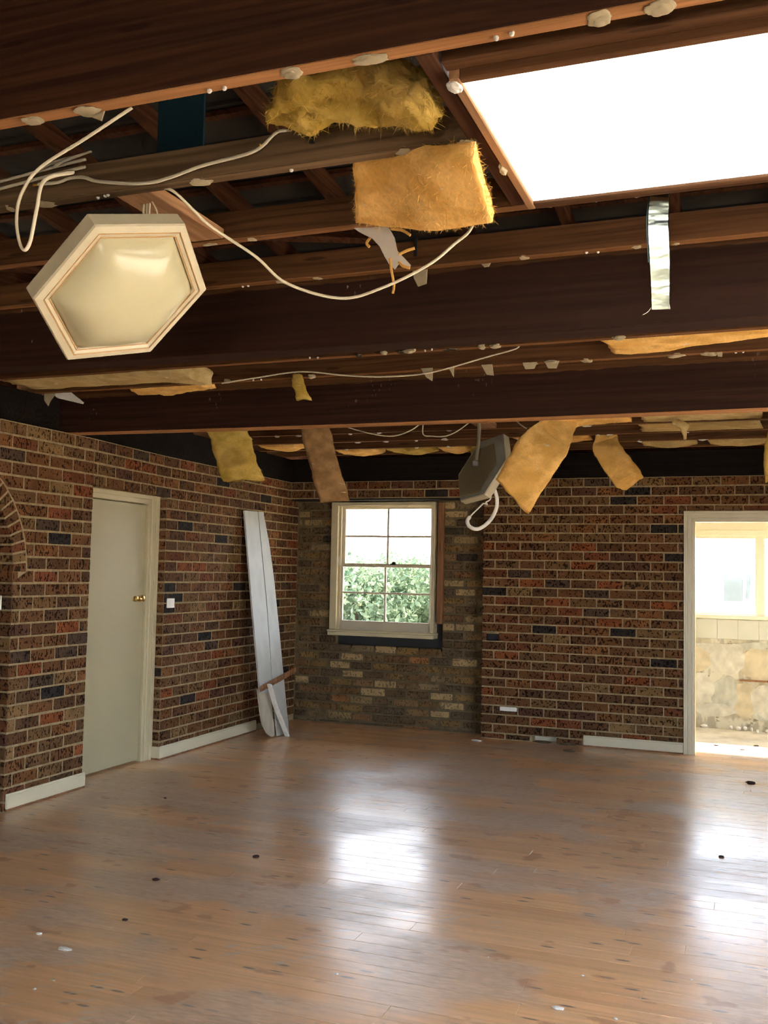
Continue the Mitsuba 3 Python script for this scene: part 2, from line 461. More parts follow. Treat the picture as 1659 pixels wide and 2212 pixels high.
def lay(parent, m, plane, face, spans, zlo=0.0, zhi=WTOP, offset=0.0, length=0.24, fixed=None, wobble=0.006, skip=None, zero=Z0, joint=J, **more):
    """Courses of stretcher bond. spans(z0, z1) gives the stretches (a0, a1) or (a0, a1, a0 at the top) of one course."""
    k = 0
    while zero + COURSE * k < zhi - 0.02:
        z0, z1 = max(zero + COURSE * k + joint, zlo), min(zero + COURSE * (k + 1) - joint, zhi)
        if z1 - z0 > 0.02:
            shift = (offset + (length / 2 if k % 2 else 0)) % length
            for sp in spans(z0, z1):
                a0, a1 = sp[0], sp[1]
                n0 = math.floor((a0 - shift) / length)
                edges = [a0] + [shift + length * q + rng.uniform(-wobble, wobble) for q in range(n0 + 1, math.ceil((a1 - shift) / length)) if a0 + .035 < shift + length * q < a1 - .035] + [a1]
                for i, (p0, p1) in enumerate(zip(edges[:-1], edges[1:])):
                    q0, q1 = p0 + (joint if i else .001), p1 - (joint if i < len(edges) - 2 else .001)
                    mid, mz = (q0 + q1) / 2, (z0 + z1) / 2
                    if skip and skip(mid, mz):
                        continue
                    tone = fixed(mid, mz) if fixed else None
                    brick(parent, m, plane, face, q0, q1, z0, z1, tone, a0t=sp[2] if i == 0 and len(sp) > 2 else None, **more)
        k += 1


# left wall, from the door to the corner and over the door
WL = struct('wall_left', 'speckled brown clinker brick wall with the white door and the leaning board')
part(WL, 'mortar', join(box(-4.72, LEFT - .003, DOOR1, 9.5, -.05, WTOP, .001), warp(box(-4.72, LEFT - .003, DOOR0 + .002, DOOR1 + .001, DTOP, WTOP, .001), splay), box(-4.72, -4.665, DOOR0 - .02, DOOR1 + .01, -.05, DTOP + .01, .001)), 'mortar')


def left_spans(z0, z1):
    return [(DOOR1, ALC)] if z1 < DTOP + .01 else [(DOOR0 + .003, ALC)]


lay(WL, 'brick', 'x', LEFT, left_spans, zlo=0.06, offset=.05, fixed=lambda a, z: 9 if abs(a - 6.95) < .12 and abs(z - 1.305) < .03 else 12 if (abs(a - 7.25) < .13 and abs(z - 1.54) < .03) else None)
# the end faces of those bricks at the door's reveal
k = 0
for k in range(25):
    z0, z1 = max(Z0 + COURSE * k + J, 0.0), min(Z0 + COURSE * (k + 1) - J, DTOP)
    if z1 - z0 > .02:
        v, f = box(-4.60, LEFT - .001, DOOR1 - .001, DOOR1 + .06, z0, z1, .005)
        part(WL, 'reveal_brick', (v, f), 'brick', uv=((TONES[rng.integers(len(TONES))] + .5) / 16, rng.random()))

# near pier with the arch
AY, AZ, RI, RO = 4.333, 1.50, 0.657, 0.782
WP = struct('wall_archway', 'near brick pier beside an arched opening at the left edge')


def arch_outline(r, y_end, z_end):
    a = np.linspace(0, np.pi / 2, 14)
    return [(AY + r * np.cos(t), AZ + r * np.sin(t)) for t in a]


def pier_span(z0, z1):
    def edge(z):
        if z <= AZ:
            return AY + RI if z < AZ - .04 else AY + RO
        return AY + math.sqrt(max(RO ** 2 - (z - AZ) ** 2, 0)) if z - AZ < RO else 3.4
    lo, hi = edge(z0), edge(z1)
    lo, hi = max(lo, 4.25), max(hi, 4.25)
    return [(lo + .004, DOOR0, hi + .004)]


mort = [box(-4.665, NEAR - .003, AY + RI + .004, DOOR0 - .004, -.05, AZ, .001)]
out = [(AY + RI + .004, AZ - .01)] + [(AY + (RI + .004) * math.cos(t), AZ + (RI + .004) * math.sin(t)) for t in np.linspace(0, np.pi, 26)] + [(AY - RI, AZ - .01), (AY - RI, -.05), (REAR, -.05), (REAR, WTOP), (DOOR0 - .004, WTOP), (DOOR0 - .004, AZ - .01)]
poly = trimesh.creation.extrude_polygon(Polygon(out), .242, engine='earcut')
v = np.array(poly.vertices)
mort.append(fix((np.stack([-4.665 + v[:, 2], v[:, 0], v[:, 1]], 1), np.array(poly.faces))))
part(WP, 'mortar', join(*mort), 'mortar')
lay(WP, 'brick', 'x', NEAR, pier_span, zlo=0.06, offset=.02, jitter=.002)
for q in range(18):                  # the arch ring, one header on end after the other, up to just past the crown
    t0, t1 = q * 0.0905 + .007, (q + 1) * 0.0905 - .007
    bv = (BSIGN * .5 + .5)
    ins = np.where(BFULL, 0, .005)
    rad = np.where(BSIGN[:, 1] < 0, RI + .001 + ins[:, 1], RO - .006 - ins[:, 1])
    ang = np.where(BSIGN[:, 2] < 0, t0 + ins[:, 2] / rad, t1 - ins[:, 2] / rad)
    dep = np.where(BSIGN[:, 0] < 0, NEAR - .22, NEAR - ins[:, 0])
    part(WP, 'arch_brick', fix((np.stack([dep, AY + rad * np.cos(ang), AZ + rad * np.sin(ang)], 1), BFACES)), 'brick', uv=((TONES[rng.integers(len(TONES))] + .5) / 16, rng.random()))
for k in range(18):                  # jamb of the opening: headers and stretchers facing the camera
    z0, z1 = max(Z0 + COURSE * k + J, .0), min(Z0 + COURSE * (k + 1) - J, AZ + .01)
    if z1 - z0 < .02:
        continue
    for x0, x1 in ([(-4.66, NEAR + .0)] if k % 2 else [(-4.66, -4.545), (-4.535, NEAR + .0)]):
        part(WP, 'jamb_brick', box(x0, x1 - .0015, AY + RI - .001, AY + RI + .05, z0, z1, .006), 'brick', uv=((TONES[rng.integers(len(TONES))] + .5) / 16, rng.random()))
struct('wall_passage', 'dark wall of the passage behind the arch', box(-5.95, -5.85, REAR, DOOR0, -.05, 2.75, .001), 'brick')
struct('ceiling_passage', 'ceiling of the passage behind the arch', join(box(-5.95, -4.6, REAR, DOOR0, 2.44, 2.5, .001), box(-5.95, -4.66, DOOR0 - .03, DOOR0 + .03, -.05, 2.5, .001)), 'white_wall')

# back wall with the doorway; lintel courses over the alcove
AX0, AX1, LZ = LEFT, -2.45, 2.286
DX0, DX1, DH = -0.60, 0.40, 2.151
HX = (-2.405, -2.28, .9215, .985)     # the opening of an empty electrical box
WB = struct('wall_back', 'brown brick wall between the window alcove and the kitchen doorway')
part(WB, 'mortar', join(box(AX1 + .004, HX[0], BACK + .003, BACK + .12, .055, WTOP, .001), box(HX[0], HX[1], BACK + .003, BACK + .12, HX[3], WTOP, .001), box(HX[0], HX[1], BACK + .003, BACK + .12, .055, HX[2], .001),
                        box(HX[1], DX0 + .05, BACK + .003, BACK + .12, .055, WTOP, .001), box(AX1 + .004, -1.95, BACK + .003, BACK + .12, -.05, .056, .001), box(-1.71, DX0 + .05, BACK + .003, BACK + .12, -.05, .056, .001), box(-1.95, -1.71, BACK + .003, BACK + .12, -.05, -.001, .001),
                        box(DX0, DX1, BACK + .003, BACK + .12, DH - .03, WTOP, .001), box(AX0 - .2, AX1 + .006, BACK + .003, BACK + .12, LZ + .004, WTOP, .001), box(DX1 - .05, RIGHT + .1, BACK + .003, BACK + .12, -.05, WTOP, .001),
                        box(AX1 + .004, AX1 + .04, BACK + .01, 9.42, -.05, WTOP, .001)), 'mortar')


def back_spans(z0, z1):
    if z0 > LZ:
        return [(AX0 + .004, .62)]
    if z0 > DH - .01:
        return [(AX1, .62)]
    if z0 < .95 < z1:
        return [(AX1, HX[0] + .004), (HX[1] - .004, DX0 + .02)]
    return [(AX1, DX0 + .02)]


fixed_back = {(-2.3, 1.40): 9, (-1.32, 1.40): 10, (-1.2, 1.06): 9, (-2.0, 1.48): 12, (-1.3, 1.49): 12, (-1.15, 1.15): 12, (-1.1, .62): 12, (-.92, 2.45): 11, (-.7, 2.22): 7, (-.72, 2.0): 9, (-1.55, 1.82): 12, (-1.35, 1.74): 7, (-1.55, 1.23): 7, (-1.3, 1.14): 7}


def back_tone(a, z):
    for (fa, fz), t in fixed_back.items():
        if abs(a - fa) < .12 and abs(z - fz) < .043:
            return t
    return None


def back_skip(a, z):
    return -1.98 < a < -1.72 and z < .055     # broken-out bricks at the foot of the wall


lay(WB, 'brick', 'y', BACK, back_spans, zlo=.005, offset=-2.45 + .24, fixed=back_tone, skip=back_skip, wobble=.004)
for i in range(5):
    brick(WB, 'brick', 'y', BACK, DX0 + .02 + .24 * i + .005, DX0 + .02 + .24 * (i + 1) - .005, DH + .004, Z0 + COURSE * 26 - J)
part(WB, 'rubble', blob((-1.86, 9.14, .0), (.09, .04, .014), 3, .4, 3), 'old_mortar', label='crumbled mortar at the foot of the wall')
part(WB, 'rubble', blob((-1.62, 9.12, .0), (.07, .04, .018), 5, .4, 3), 'old_mortar', label='crumbled mortar at the foot of the wall')

# alcove: rough common bricks around the window
WA = struct('wall_alcove', 'recessed wall of rough tan and grey common bricks around the window')
WX0, WX1, WZ0, WZ1 = -4.05, -2.90, .775, 2.26
part(WA, 'mortar', join(box(AX0 - .2, WX0, ALC + .006, 9.42, -.05, WTOP, .001), box(WX1, AX1 + .01, ALC + .006, 9.42, -.05, WTOP, .001), box(WX0 - .01, WX1 + .01, ALC + .006, 9.42, -.05, WZ0, .001),
                        box(WX0 - .01, WX1 + .01, ALC + .006, 9.42, WZ1, WTOP, .001), box(AX0, AX1, BACK + .1, ALC + .01, LZ + .02, WTOP, .001)), 'old_mortar')


def alcove_spans(z0, z1):
    if z1 <= WZ0 + .03:
        return [(AX0 + .004, AX1 - .001)]
    return [(AX0 + .004, WX0), (WX1, AX1 - .001)]


cream = [(-3.86, .51), (-3.95, .60), (-3.55, .73), (-3.16, .42), (-3.46, .42), (-3.56, .33), (-2.96, .33), (-2.84, .24), (-2.96, .17), (-2.70, .72), (-2.75, .99), (-2.72, 1.33), (-2.80, 1.42), (-2.85, 2.24), (-2.78, 2.12), (-3.9, .68), (-3.4, .06), (-4.35, .42)]


def alcove_tone(a, z):
    for ca, cz in cream:
        if abs(a - ca) < .10 and abs(z - cz) < .043:
            return 12
    for ca, cz, t in ((-3.46, .45, 14), (-4.22, 1.84, 14), (-2.66, 1.68, 14), (-2.78, 1.98, 14), (-3.14, .05, 13), (-4.05, .24, 13), (-3.72, .24, 7), (-3.1, .68, 13)):
        if abs(a - ca) < .10 and abs(z - cz) < .043:
            return t
    return COMT[rng.integers(len(COMT))]


COMT = [0, 1, 2, 3, 4, 5, 6, 7, 8, 9, 10, 11, 15, 0, 3, 6, 9]
lay(WA, 'common_brick', 'y', ALC, alcove_spans, zlo=.005, zhi=LZ, offset=.09, fixed=alcove_tone, wobble=.02, jitter=.005, b=.009, zero=-.052, joint=.0065)
part(WA, 'gap_shade_board', box(-2.985, -2.892, 9.365, 9.415, .88, 2.262, .001), 'black')  # closes the gap beside the window; its shade is painted black
part(WA, 'sill_cavity', box(WX0, WX1, ALC + .07, ALC + .10, WZ0 - .01, .90, .001), 'black_plastic', label='black sheet in the slot below the window')  # near-black sheet set back in the slot

# walls that stand outside the frame
struct('wall_right', 'brick side wall to the right of the frame', join(box(RIGHT, RIGHT + .12, REAR, .8, -.05, 2.75, .001), box(RIGHT, RIGHT + .12, 5.2, BACK, -.05, 2.75, .001), box(RIGHT, RIGHT + .12, .8, 5.2, 2.12, 2.75, .001)), 'brick')
W3 = struct('window_3', 'wide glazed doors in the side wall to the right of the frame')
part(W3, 'frame', join(*[box(RIGHT + .03, RIGHT + .09, .8 + 1.1 * i - .04, .8 + 1.1 * i + .04, 0, 2.12, .003) for i in range(5)], *[box(RIGHT + .035, RIGHT + .085, .84, 5.16, z - .03, z + .03, .003) for z in (.03, .72, 1.4, 2.09)]), 'cream_gloss')
rear = []
for x0, x1 in ((-4.7, -.9), (1.0, RIGHT + .1)):
    rear.append(box(x0, x1, REAR - .12, REAR, -.05, 2.2, .001))
rear.append(box(-4.7, RIGHT + .1, REAR - .12, REAR, 2.2, 2.75, .001))
struct('wall_rear', 'wall with wide glazed openings behind the camera', join(*rear), 'white_wall')

# ------------------------------------------------------------------ roof
RS = 0.12                            # slope: it falls towards the far eaves


def rz(y):
    return 2.98 + RS * (9.4 - y)


HX0, HX1, HY0, HY1 = -0.66, 0.66, 2.00, 2.92      # skylight shaft
ROOF = struct('roof', 'bare rafters, battens and the grey undersides of the roof tiles')


def sloped(x0, x1, y0, y1, lo, hi):
    v, f = box(x0, x1, y0, y1, 0, 1, .004)
    z = np.where(v[:, 2] < .5, lo, hi)
    return np.stack([v[:, 0], v[:, 1], rz(v[:, 1]) + z], 1), f


yy = REAR - .4
while yy < 9.75:
    a, b = yy, yy + .33
    segs = [(-4.75, RIGHT + .15)] if b < HY0 - .30 or a > HY1 + .33 else [(-4.75, HX0 - .26), (HX1 + .26, RIGHT + .15)]
    for x0, x1 in segs:
        v, f = box(x0, x1, a, b + .06, 0, 1, .004)
        tt = (v[:, 1] - a) / .39
        part(ROOF, 'tile_course', (np.stack([v[:, 0], v[:, 1], rz(v[:, 1]) + .135 + .035 * (1 - tt) * 0 + .03 * tt + .016 * v[:, 2]], 1), f), 'roof_tile')
    for x0, x1 in segs:
        part(ROOF, 'batten', sloped(x0, x1, a + .02, a + .058, .10, .125), 'roof_wood')
    yy += .32
for y0, y1 in ((HY0 - .78, HY0 - .31), (HY1 + .34, HY1 + .76)):
    part(ROOF, 'flashing', sloped(HX0 - .34, HX1 + .34, y0, y1, .126, .134), 'grey_metal')
for x0, x1 in ((HX0 - .34, HX0 - .27), (HX1 + .27, HX1 + .34)):
    part(ROOF, 'flashing', sloped(x0, x1, HY0 - .31, HY1 + .34, .126, .134), 'grey_metal')
for i, x in enumerate(np.arange(-4.45, RIGHT, .58)):
    w = .023
    if HX0 - .32 < x < HX1 + .32:
        part(ROOF, 'rafter', sloped(x - w, x + w, REAR - .1, HY0 - .36, 0, .098), 'roof_wood')
        part(ROOF, 'rafter', sloped(x - w, x + w, HY1 + .40, 9.5, 0, .098), 'roof_wood')
    else:
        part(ROOF, 'rafter', sloped(x - w, x + w, REAR - .1, 9.5, 0, .098), 'roof_wood')
for x, y0, y1 in ((-3.35, 2.9, 5.6), (-2.15, 3.0, 5.2), (-1.45, 3.6, 6.0), (-2.7, 5.9, 7.6)):     # roof struts
    c = np.array([[x, y0, 2.80], [x + .12, y1, rz(y1)]])
    d = c[1] - c[0]
    part(ROOF, 'strut', loft(c, np.tile([.022, 0, 0], (2, 1)) * 1.4, np.tile([0, .04, .04], (2, 1)), 4, 2), 'roof_wood')
part(ROOF, 'purlin', box(-4.6, RIGHT, 5.25, 5.32, rz(5.3) - .11, rz(5.3) - .005, .004), 'roof_wood')
gable = Polygon([(REAR - .12, 2.70), (9.5, 2.70), (9.5, rz(9.5) + .16), (REAR - .12, rz(REAR) + .16)])
for x0 in (-4.80, RIGHT + .05):
    g = trimesh.creation.extrude_polygon(gable, .06, engine='earcut')
    v = np.array(g.vertices)
    part(ROOF, 'gable_end', fix((np.stack([x0 + v[:, 2], v[:, 0], v[:, 1]], 1), np.array(g.faces))), 'roof_wood')
part(ROOF, 'rear_end', box(-4.8, RIGHT + .1, REAR - .14, REAR - .08, 2.70, rz(REAR) + .16, .001), 'roof_wood')
part(ROOF, 'eaves_board', box(-4.8, RIGHT + .1, 9.36, 9.42, WTOP - .1, rz(9.4) + .16, .001), 'roof_wood')

# ------------------------------------------------------------------ beams and joists
def sag_beam(x0, x1, y0, y1, z0, z1, sag, tilt=0.0, n=14, bevel=.004):
    xs = np.linspace(x0, x1, n)
    t = (xs - x0) / (x1 - x0)
    drop = -sag * 4 * t * (1 - t)
    c = np.stack([xs, np.full(n, (y0 + y1) / 2) + tilt * (t - .5), (z0 + z1) / 2 + drop], 1)
    hy, hz, b = (y1 - y0) / 2, (z1 - z0) / 2, bevel
    sec = np.array([(-hy, -hz + b), (-hy + b, -hz), (hy - b, -hz), (hy, -hz + b), (hy, hz - b), (hy - b, hz), (-hy + b, hz), (-hy, hz - b)])
    v = (c[:, None] + np.stack([np.zeros(8), sec[:, 0], sec[:, 1]], 1)[None]).reshape(-1, 3)
    f = []
    for i in range(n - 1):
        for j in range(8):
            q, w = i * 8 + j, i * 8 + (j + 1) % 8
            f += [[q, w, w + 8], [q, w + 8, q + 8]]
    for j in range(1, 7):
        f += [[0, j + 1, j], [(n - 1) * 8, (n - 1) * 8 + j, (n - 1) * 8 + j + 1]]
    return fix((v, np.array(f)))


XL, XR = -4.66, RIGHT
BA = thing('ceiling_beam', 'tall reddish-brown beam crossing the top of the picture, nearest the camera', 'beam', 'deep ceiling beams')
part(BA, 'timber', box(XL, XR, 1.945, 1.99, CEIL + .004, 3.02, .003), 'red_beam')
part(BA, 'lower_edge', box(XL, XR, 1.9455, 1.9895, CEIL, CEIL + .004, .0015), 'lit_raw_edge', label='lower edge with the orange floor bounce painted in')
BB = thing('ceiling_beam', 'deep dark-stained beam behind the foil strip and the sagging cable', 'beam', 'deep ceiling beams')
part(BB, 'timber', sag_beam(XL, XR, 3.505, 3.625, 2.465, 2.79, .027), 'stained_beam')
BC = thing('ceiling_beam', 'deep dark-stained beam with an orange lower edge, farthest of the room-wide beams', 'beam', 'deep ceiling beams')
part(BC, 'timber', sag_beam(XL, XR, 5.44, 5.56, 2.469, 2.79, .022, -.05), 'stained_beam')
part(BC, 'lower_edge', sag_beam(XL, XR, 5.4405, 5.5595, 2.465, 2.469, .022, -.05, bevel=.0015), 'lit_raw_edge', label='lower edge with the orange floor bounce painted in')
thing('wall_plate', 'black timber beam lying on the brickwork along the back wall', 'beam', mesh=box(LEFT - .1, RIGHT, BACK - .02, BACK + .12, WTOP + .001, CEIL, .004), m='black_beam')
thing('wall_plate', 'black timber plate on top of the left brick wall', 'beam', mesh=box(-4.70, LEFT + .01, REAR, BACK - .021, WTOP + .001, CEIL - .003, .004), m='black_beam')

JOISTS = {}
spec = [(2.43, 'joist_grey', XL, HX0 - .03, 'grey-brown ceiling joist right behind the nearest beam, with a cable along it'),
        (2.92, 'joist_wood', XL, XR, 'brown ceiling joist at the far edge of the skylight'),
        (3.40, 'joist_wood', XL, XR, 'brown ceiling joist just in front of the foil strip beam'),
        (3.90, 'joist_wood', XL, XR, 'ceiling joist hidden right behind the foil strip beam'),
        (4.32, 'joist_wood', XL, XR, 'ceiling joist hidden farther behind the foil strip beam'),
        (4.72, 'joist_wood', XL, XR, 'ceiling joist under which white adhesive and foil scraps show'),
        (5.17, 'joist_wood', XL, XR, 'ceiling joist with hanging pointed adhesive flaps and a cable along it'),
        (5.85, 'joist_wood', XL, XR, 'ceiling joist hidden behind the orange-edged beam'),
        (6.45, 'joist_wood', XL, XR, 'second ceiling joist hidden behind the orange-edged beam'),
        (6.94, 'joist_wood', XL, XR, 'ceiling joist showing just below the orange-edged beam'),
        (7.44, 'joist_wood', XL, XR, 'ceiling joist with white specks above the far light fitting'),
        (7.94, 'joist_wood', XL, XR, 'third ceiling joist in front of the back wall'),
        (8.40, 'joist_wood', XL, XR, 'second ceiling joist in front of the back wall'),
        (8.84, 'joist_wood', XL, XR, 'last ceiling joist in front of the black back beam')]
for k, (y, m, x0, x1, lab) in enumerate(spec):
    j = thing('ceiling_joist', lab, 'joist', 'ceiling joists')
    tilt = -.10 if y in (5.17, 4.72) else 0.0
    part(j, 'timber', sag_beam(x0, x1, y, y + .043, CEIL + .003, CEIL + .10, .004, tilt, 10, .002), m)
    part(j, 'lower_edge', sag_beam(x0, x1, y + .0004, y + .0426, CEIL, CEIL + .003, .004, tilt, 10, .001), 'joist_grey' if m == 'joist_grey' else 'lit_joist_edge', label=None if m == 'joist_grey' else 'lower edge paled by painted floor bounce')
    JOISTS[y] = j
thing('ceiling_joist', 'short ceiling joist along the near edge of the skylight', 'joist', 'ceiling joists', mesh=box(HX0 - .0, XR, 2.035, 2.078, CEIL, CEIL + .10, .002), m='joist_wood')


def dabs(parent, y, items, thick=.045, drop=.006, m='adhesive', z=CEIL):
    for i, (x, rx) in enumerate(items):
        part(parent, 'adhesive_dab', blob((x, y + thick / 2 + rng.uniform(-.004, .006), z - drop * .2), (rx, thick * rng.uniform(.36, .6), drop), int(abs(x) * 1000) % 97, .55, 3), m, smooth=True)


def heads(parent, y, xs, z=CEIL):
    for x in xs:
        part(parent, 'nail_plug', blob((x, y + .022 + rng.uniform(-.006, .012), z - .003), (.006, .006, .007), int(abs(x) * 977) % 89, .3, 1), 'plaster_white')


def flap(parent, pts, m='adhesive'):
    part(parent, 'adhesive_flap', plate(pts, .005), m)


dabs(BA, 1.945, [(-1.747, .028), (-1.576, .031), (-1.001, .027), (-.809, .039), (-.297, .023), (-.176, .028)])
heads(BA, 1.945, [-1.224, -1.183, -.516, -.48, -1.86])
flap(BA, [(-1.602, 1.993, 2.712), (-1.539, 1.993, 2.704), (-1.548, 1.993, 2.678), (-1.577, 1.993, 2.692)])
dabs(JOISTS[2.43], 2.43, [(-1.541, .035), (-.892, .023), (-.725, .028), (-2.109, .037), (-2.245, .015)])
heads(JOISTS[2.43], 2.43, [-1.242, -1.91, -1.878, -1.866])
dabs(JOISTS[2.92], 2.92, [(-1.799, .03), (-1.634, .02), (-.60, .03), (-.33, .02)])
heads(JOISTS[2.92], 2.92, [-2.306, -2.286, -.45])
dabs(JOISTS[3.40], 3.40, [(-1.762, .028), (-1.603, .023), (-.779, .021), (-.384, .02), (-.254, .015)])
heads(JOISTS[3.40], 3.40, [-1.942, -1.915, -.557, -.518])
flap(JOISTS[3.40], [(-1.217, 3.446, 2.706), (-1.157, 3.446, 2.70), (-1.16, 3.446, 2.642), (-1.193, 3.446, 2.634), (-1.211, 3.446, 2.668)])
flap(JOISTS[3.40], [(-.954, 3.446, 2.706), (-.906, 3.446, 2.706), (-.918, 3.446, 2.686), (-.936, 3.446, 2.684)])
dabs(JOISTS[4.72], 4.70, [(-1.819, .018), (-1.679, .036), (-1.292, .021), (-1.221, .029), (-.61, .032)], drop=.012)
heads(JOISTS[4.72], 4.70, [-2.248, -2.204, -1.593, -1.553])
dabs(JOISTS[4.72], 4.715, [(-1.724, .024), (-1.462, .039), (-1.97, .02)], drop=.008, m='foil')
dabs(JOISTS[5.17], 5.16, [(-1.142, .038), (-1.019, .039), (-.836, .031), (-.374, .046), (-.216, .045), (-3.017, .02), (-2.45, .022)], drop=.014)
heads(JOISTS[5.17], 5.17, [-2.844, -2.791, -2.267, -2.217, -.091, -.055])
for pts in ([(-1.764, 2.702), (-1.692, 2.702), (-1.694, 2.626), (-1.73, 2.649)], [(-1.602, 2.70), (-1.567, 2.703), (-1.569, 2.641), (-1.586, 2.673)],
            [(-1.412, 2.702), (-1.349, 2.702), (-1.34, 2.639), (-1.38, 2.646)], [(-.183, 2.706), (-.153, 2.706), (-.155, 2.672), (-.175, 2.674)],
            [(-1.18, 2.70), (-1.10, 2.70), (-1.115, 2.665), (-1.165, 2.665)], [(-1.06, 2.70), (-.98, 2.70), (-.995, 2.660), (-1.04, 2.662)]):
    flap(JOISTS[5.17], [(x, 5.165, z) for x, z in pts])
for y, xs in ((7.44, (-3.84, -3.63, -3.45, -3.16, -2.9, -2.3, -1.63, -1.46, -1.2)), (7.94, (-3.30, -3.03, -2.75, -2.49, -1.19, -1.10, -.51)), (8.40, (-3.6, -2.9, -2.6, -.91, -.4)), (6.94, (-1.2, -.9, -.3))):
    dabs(JOISTS[y], y, [(x, rng.uniform(.012, .035)) for x in xs], drop=.010, m='plaster_white')

part(JOISTS[2.43], 'nail_strap', box(-1.172, -1.156, 2.424, 2.4295, 2.75, 2.812, .001), 'black')
part(JOISTS[3.40], 'nail_strap', box(-1.196, -1.182, 3.394, 3.3995, 2.735, 2.81, .001), 'black')
# trimmer, noggins
thing('trimmer_board', 'dark board along the left side of the skylight, running back from the nearest beam', 'board', mesh=box(HX0 - .05, HX0 - .006, 1.992, 2.918, CEIL + .0, CEIL + .125, .003), m='roof_wood')
thing('noggin', 'short light plank between two joists, right above the hexagonal lamp', 'timber block', mesh=box(-1.86, -1.73, 2.474, 2.919, CEIL + .001, CEIL + .036, .003), m='light_wood')
thing('noggin', 'short light plank between two joists above the far lamp', 'timber block', mesh=box(-2.04, -1.90, 6.984, 7.439, CEIL + .001, CEIL + .036, .003), m='light_wood')

# ------------------------------------------------------------------ skylight
SKY = thing('skylight', 'blown-out white skylight panel in the ceiling at the upper right', 'skylight')
part(SKY, 'diffuser', box(-.632, .632, 2.10, 2.88, CEIL - .012, CEIL - .009, .0005), 'opal', label='opal white diffuser panel')
for mesh, m in ((box(-.655, -.630, 2.078, 2.919, CEIL - .022, CEIL + .02, .003), 'light_wood'), (box(.630, .655, 2.078, 2.919, CEIL - .022, CEIL + .02, .003), 'light_wood'), (box(-.630, .630, 2.079, 2.103, CEIL - .022, CEIL + .02, .003), 'joist_wood'), (box(-.630, .630, 2.878, 2.919, CEIL - .022, CEIL - .001, .003), 'joist_wood')):
    part(SKY, 'frame_rail', mesh, m)
tops, bot = rz(2.4) + .15, CEIL + .101
b0, b1 = np.array([[HX0 + .004, 2.084], [HX1 - .004, 2.084], [HX1 - .004, 2.914], [HX0 + .004, 2.914]]), np.array([[HX0 - .28, HY0 - .32], [HX1 + .28, HY0 - .32], [HX1 + .28, HY1 + .35], [HX0 - .28, HY1 + .35]])
sides = []
for i in range(4):
    p, q, r_, s_ = [*b0[i], bot], [*b0[(i + 1) % 4], bot], [*b1[(i + 1) % 4], tops], [*b1[i], tops]
    sides.append(plate([p, q, r_, s_], .008))
part(SKY, 'shaft', join(*sides), 'white_lining', label='white lined flared light shaft')
part(SKY, 'plaster_crumb', blob((-.648, 2.11, CEIL - .022), (.016, .03, .010), 4, .5, 3), 'plaster_white')
part(SKY, 'plaster_crumb', blob((-.655, 2.60, CEIL - .02), (.010, .028, .012), 8, .5, 3), 'adhesive')

# ------------------------------------------------------------------ doors, window frames, trim
D1 = struct('door_1', 'closed cream flush door in the left brick wall')
part(D1, 'leaf', box(-4.655, -4.618, 5.87, 6.705, .018, 2.055, .002), 'door_paint')
fr = [box(-4.662, -4.592, 6.71, 6.742, .0, 2.10, .003), box(-4.662, -4.592, 5.77, 5.862, .0, 2.10, .003), box(-4.662, -4.592, 5.77, 6.742, 2.062, 2.10, .003),
      box(-4.60, -4.582, 6.742, 6.84, .0, 2.135, .004), box(-4.60, -4.582, 5.765, 6.84, 2.100, 2.135, .004), box(-4.582, -4.576, 6.79, 6.838, .0, 2.135, .003)]
part(D1, 'frame', join(*fr), 'cream_paint')
hd = part(D1, 'handle', lathe([(0, 0), (.026, 0), (.026, .004), (.012, .008), (.010, .014), (.022, .020), (.027, .030), (.022, .039), (0, .042)], (-4.618, 6.655, 1.30), (1, 0, 0)), 'brass', smooth=35, label='round brass knob')
part(D1, 'latch_rose', lathe([(0, 0), (.022, 0), (.022, .004), (.012, .008), (.012, .012), (.020, .017), (.018, .026), (0, .030)], (-4.618, 6.588, 1.30), (1, 0, 0)), 'brass', smooth=35, label='second smaller brass knob')

D2 = struct('door_2', 'cream moulded frame of the open doorway to the kitchen')
cas = []
for a, b, yy_ in ((0, .090, .014), (.0, .022, .022), (.034, .060, .019), (.068, .090, .017)):
    cas.append(box(DX0 + a, DX0 + b, BACK - yy_, BACK + .003, 0, DH - a, .003))
    cas.append(box(DX1 - b, DX1 - a, BACK - yy_, BACK + .003, 0, DH - a, .003))
    cas.append(box(DX0 + a, DX1 - a, BACK - yy_, BACK + .003, DH - b, DH - a, .003))
part(D2, 'casing', join(*cas), 'cream_gloss')
lin = [box(DX0 + .075, DX0 + .096, BACK - .008, BACK + .128, 0, DH - .075, .002), box(DX1 - .096, DX1 - .075, BACK - .008, BACK + .128, 0, DH - .075, .002), box(DX0 + .075, DX1 - .075, BACK - .008, BACK + .128, DH - .096, DH - .075, .002)]
part(D2, 'lining', join(*lin), 'cream_paint')


def skirting(name, label, boxes, gap):
    k = struct(name, label)
    part(k, 'board', join(*boxes), 'cream_gloss')
    part(k, 'quad_strip', join(*gap), 'trim_wood', label='bare timber strip under the painted board')


def sk_x(x, y0, y1, z0=.014, z1=.108):
    return [box(x, x + .016, y0, y1, z0, z1 - .012, .003), box(x, x + .011, y0, y1, z1 - .018, z1, .004)], [box(x, x + .013, y0, y1, 0, z0 - .0005, .002)]


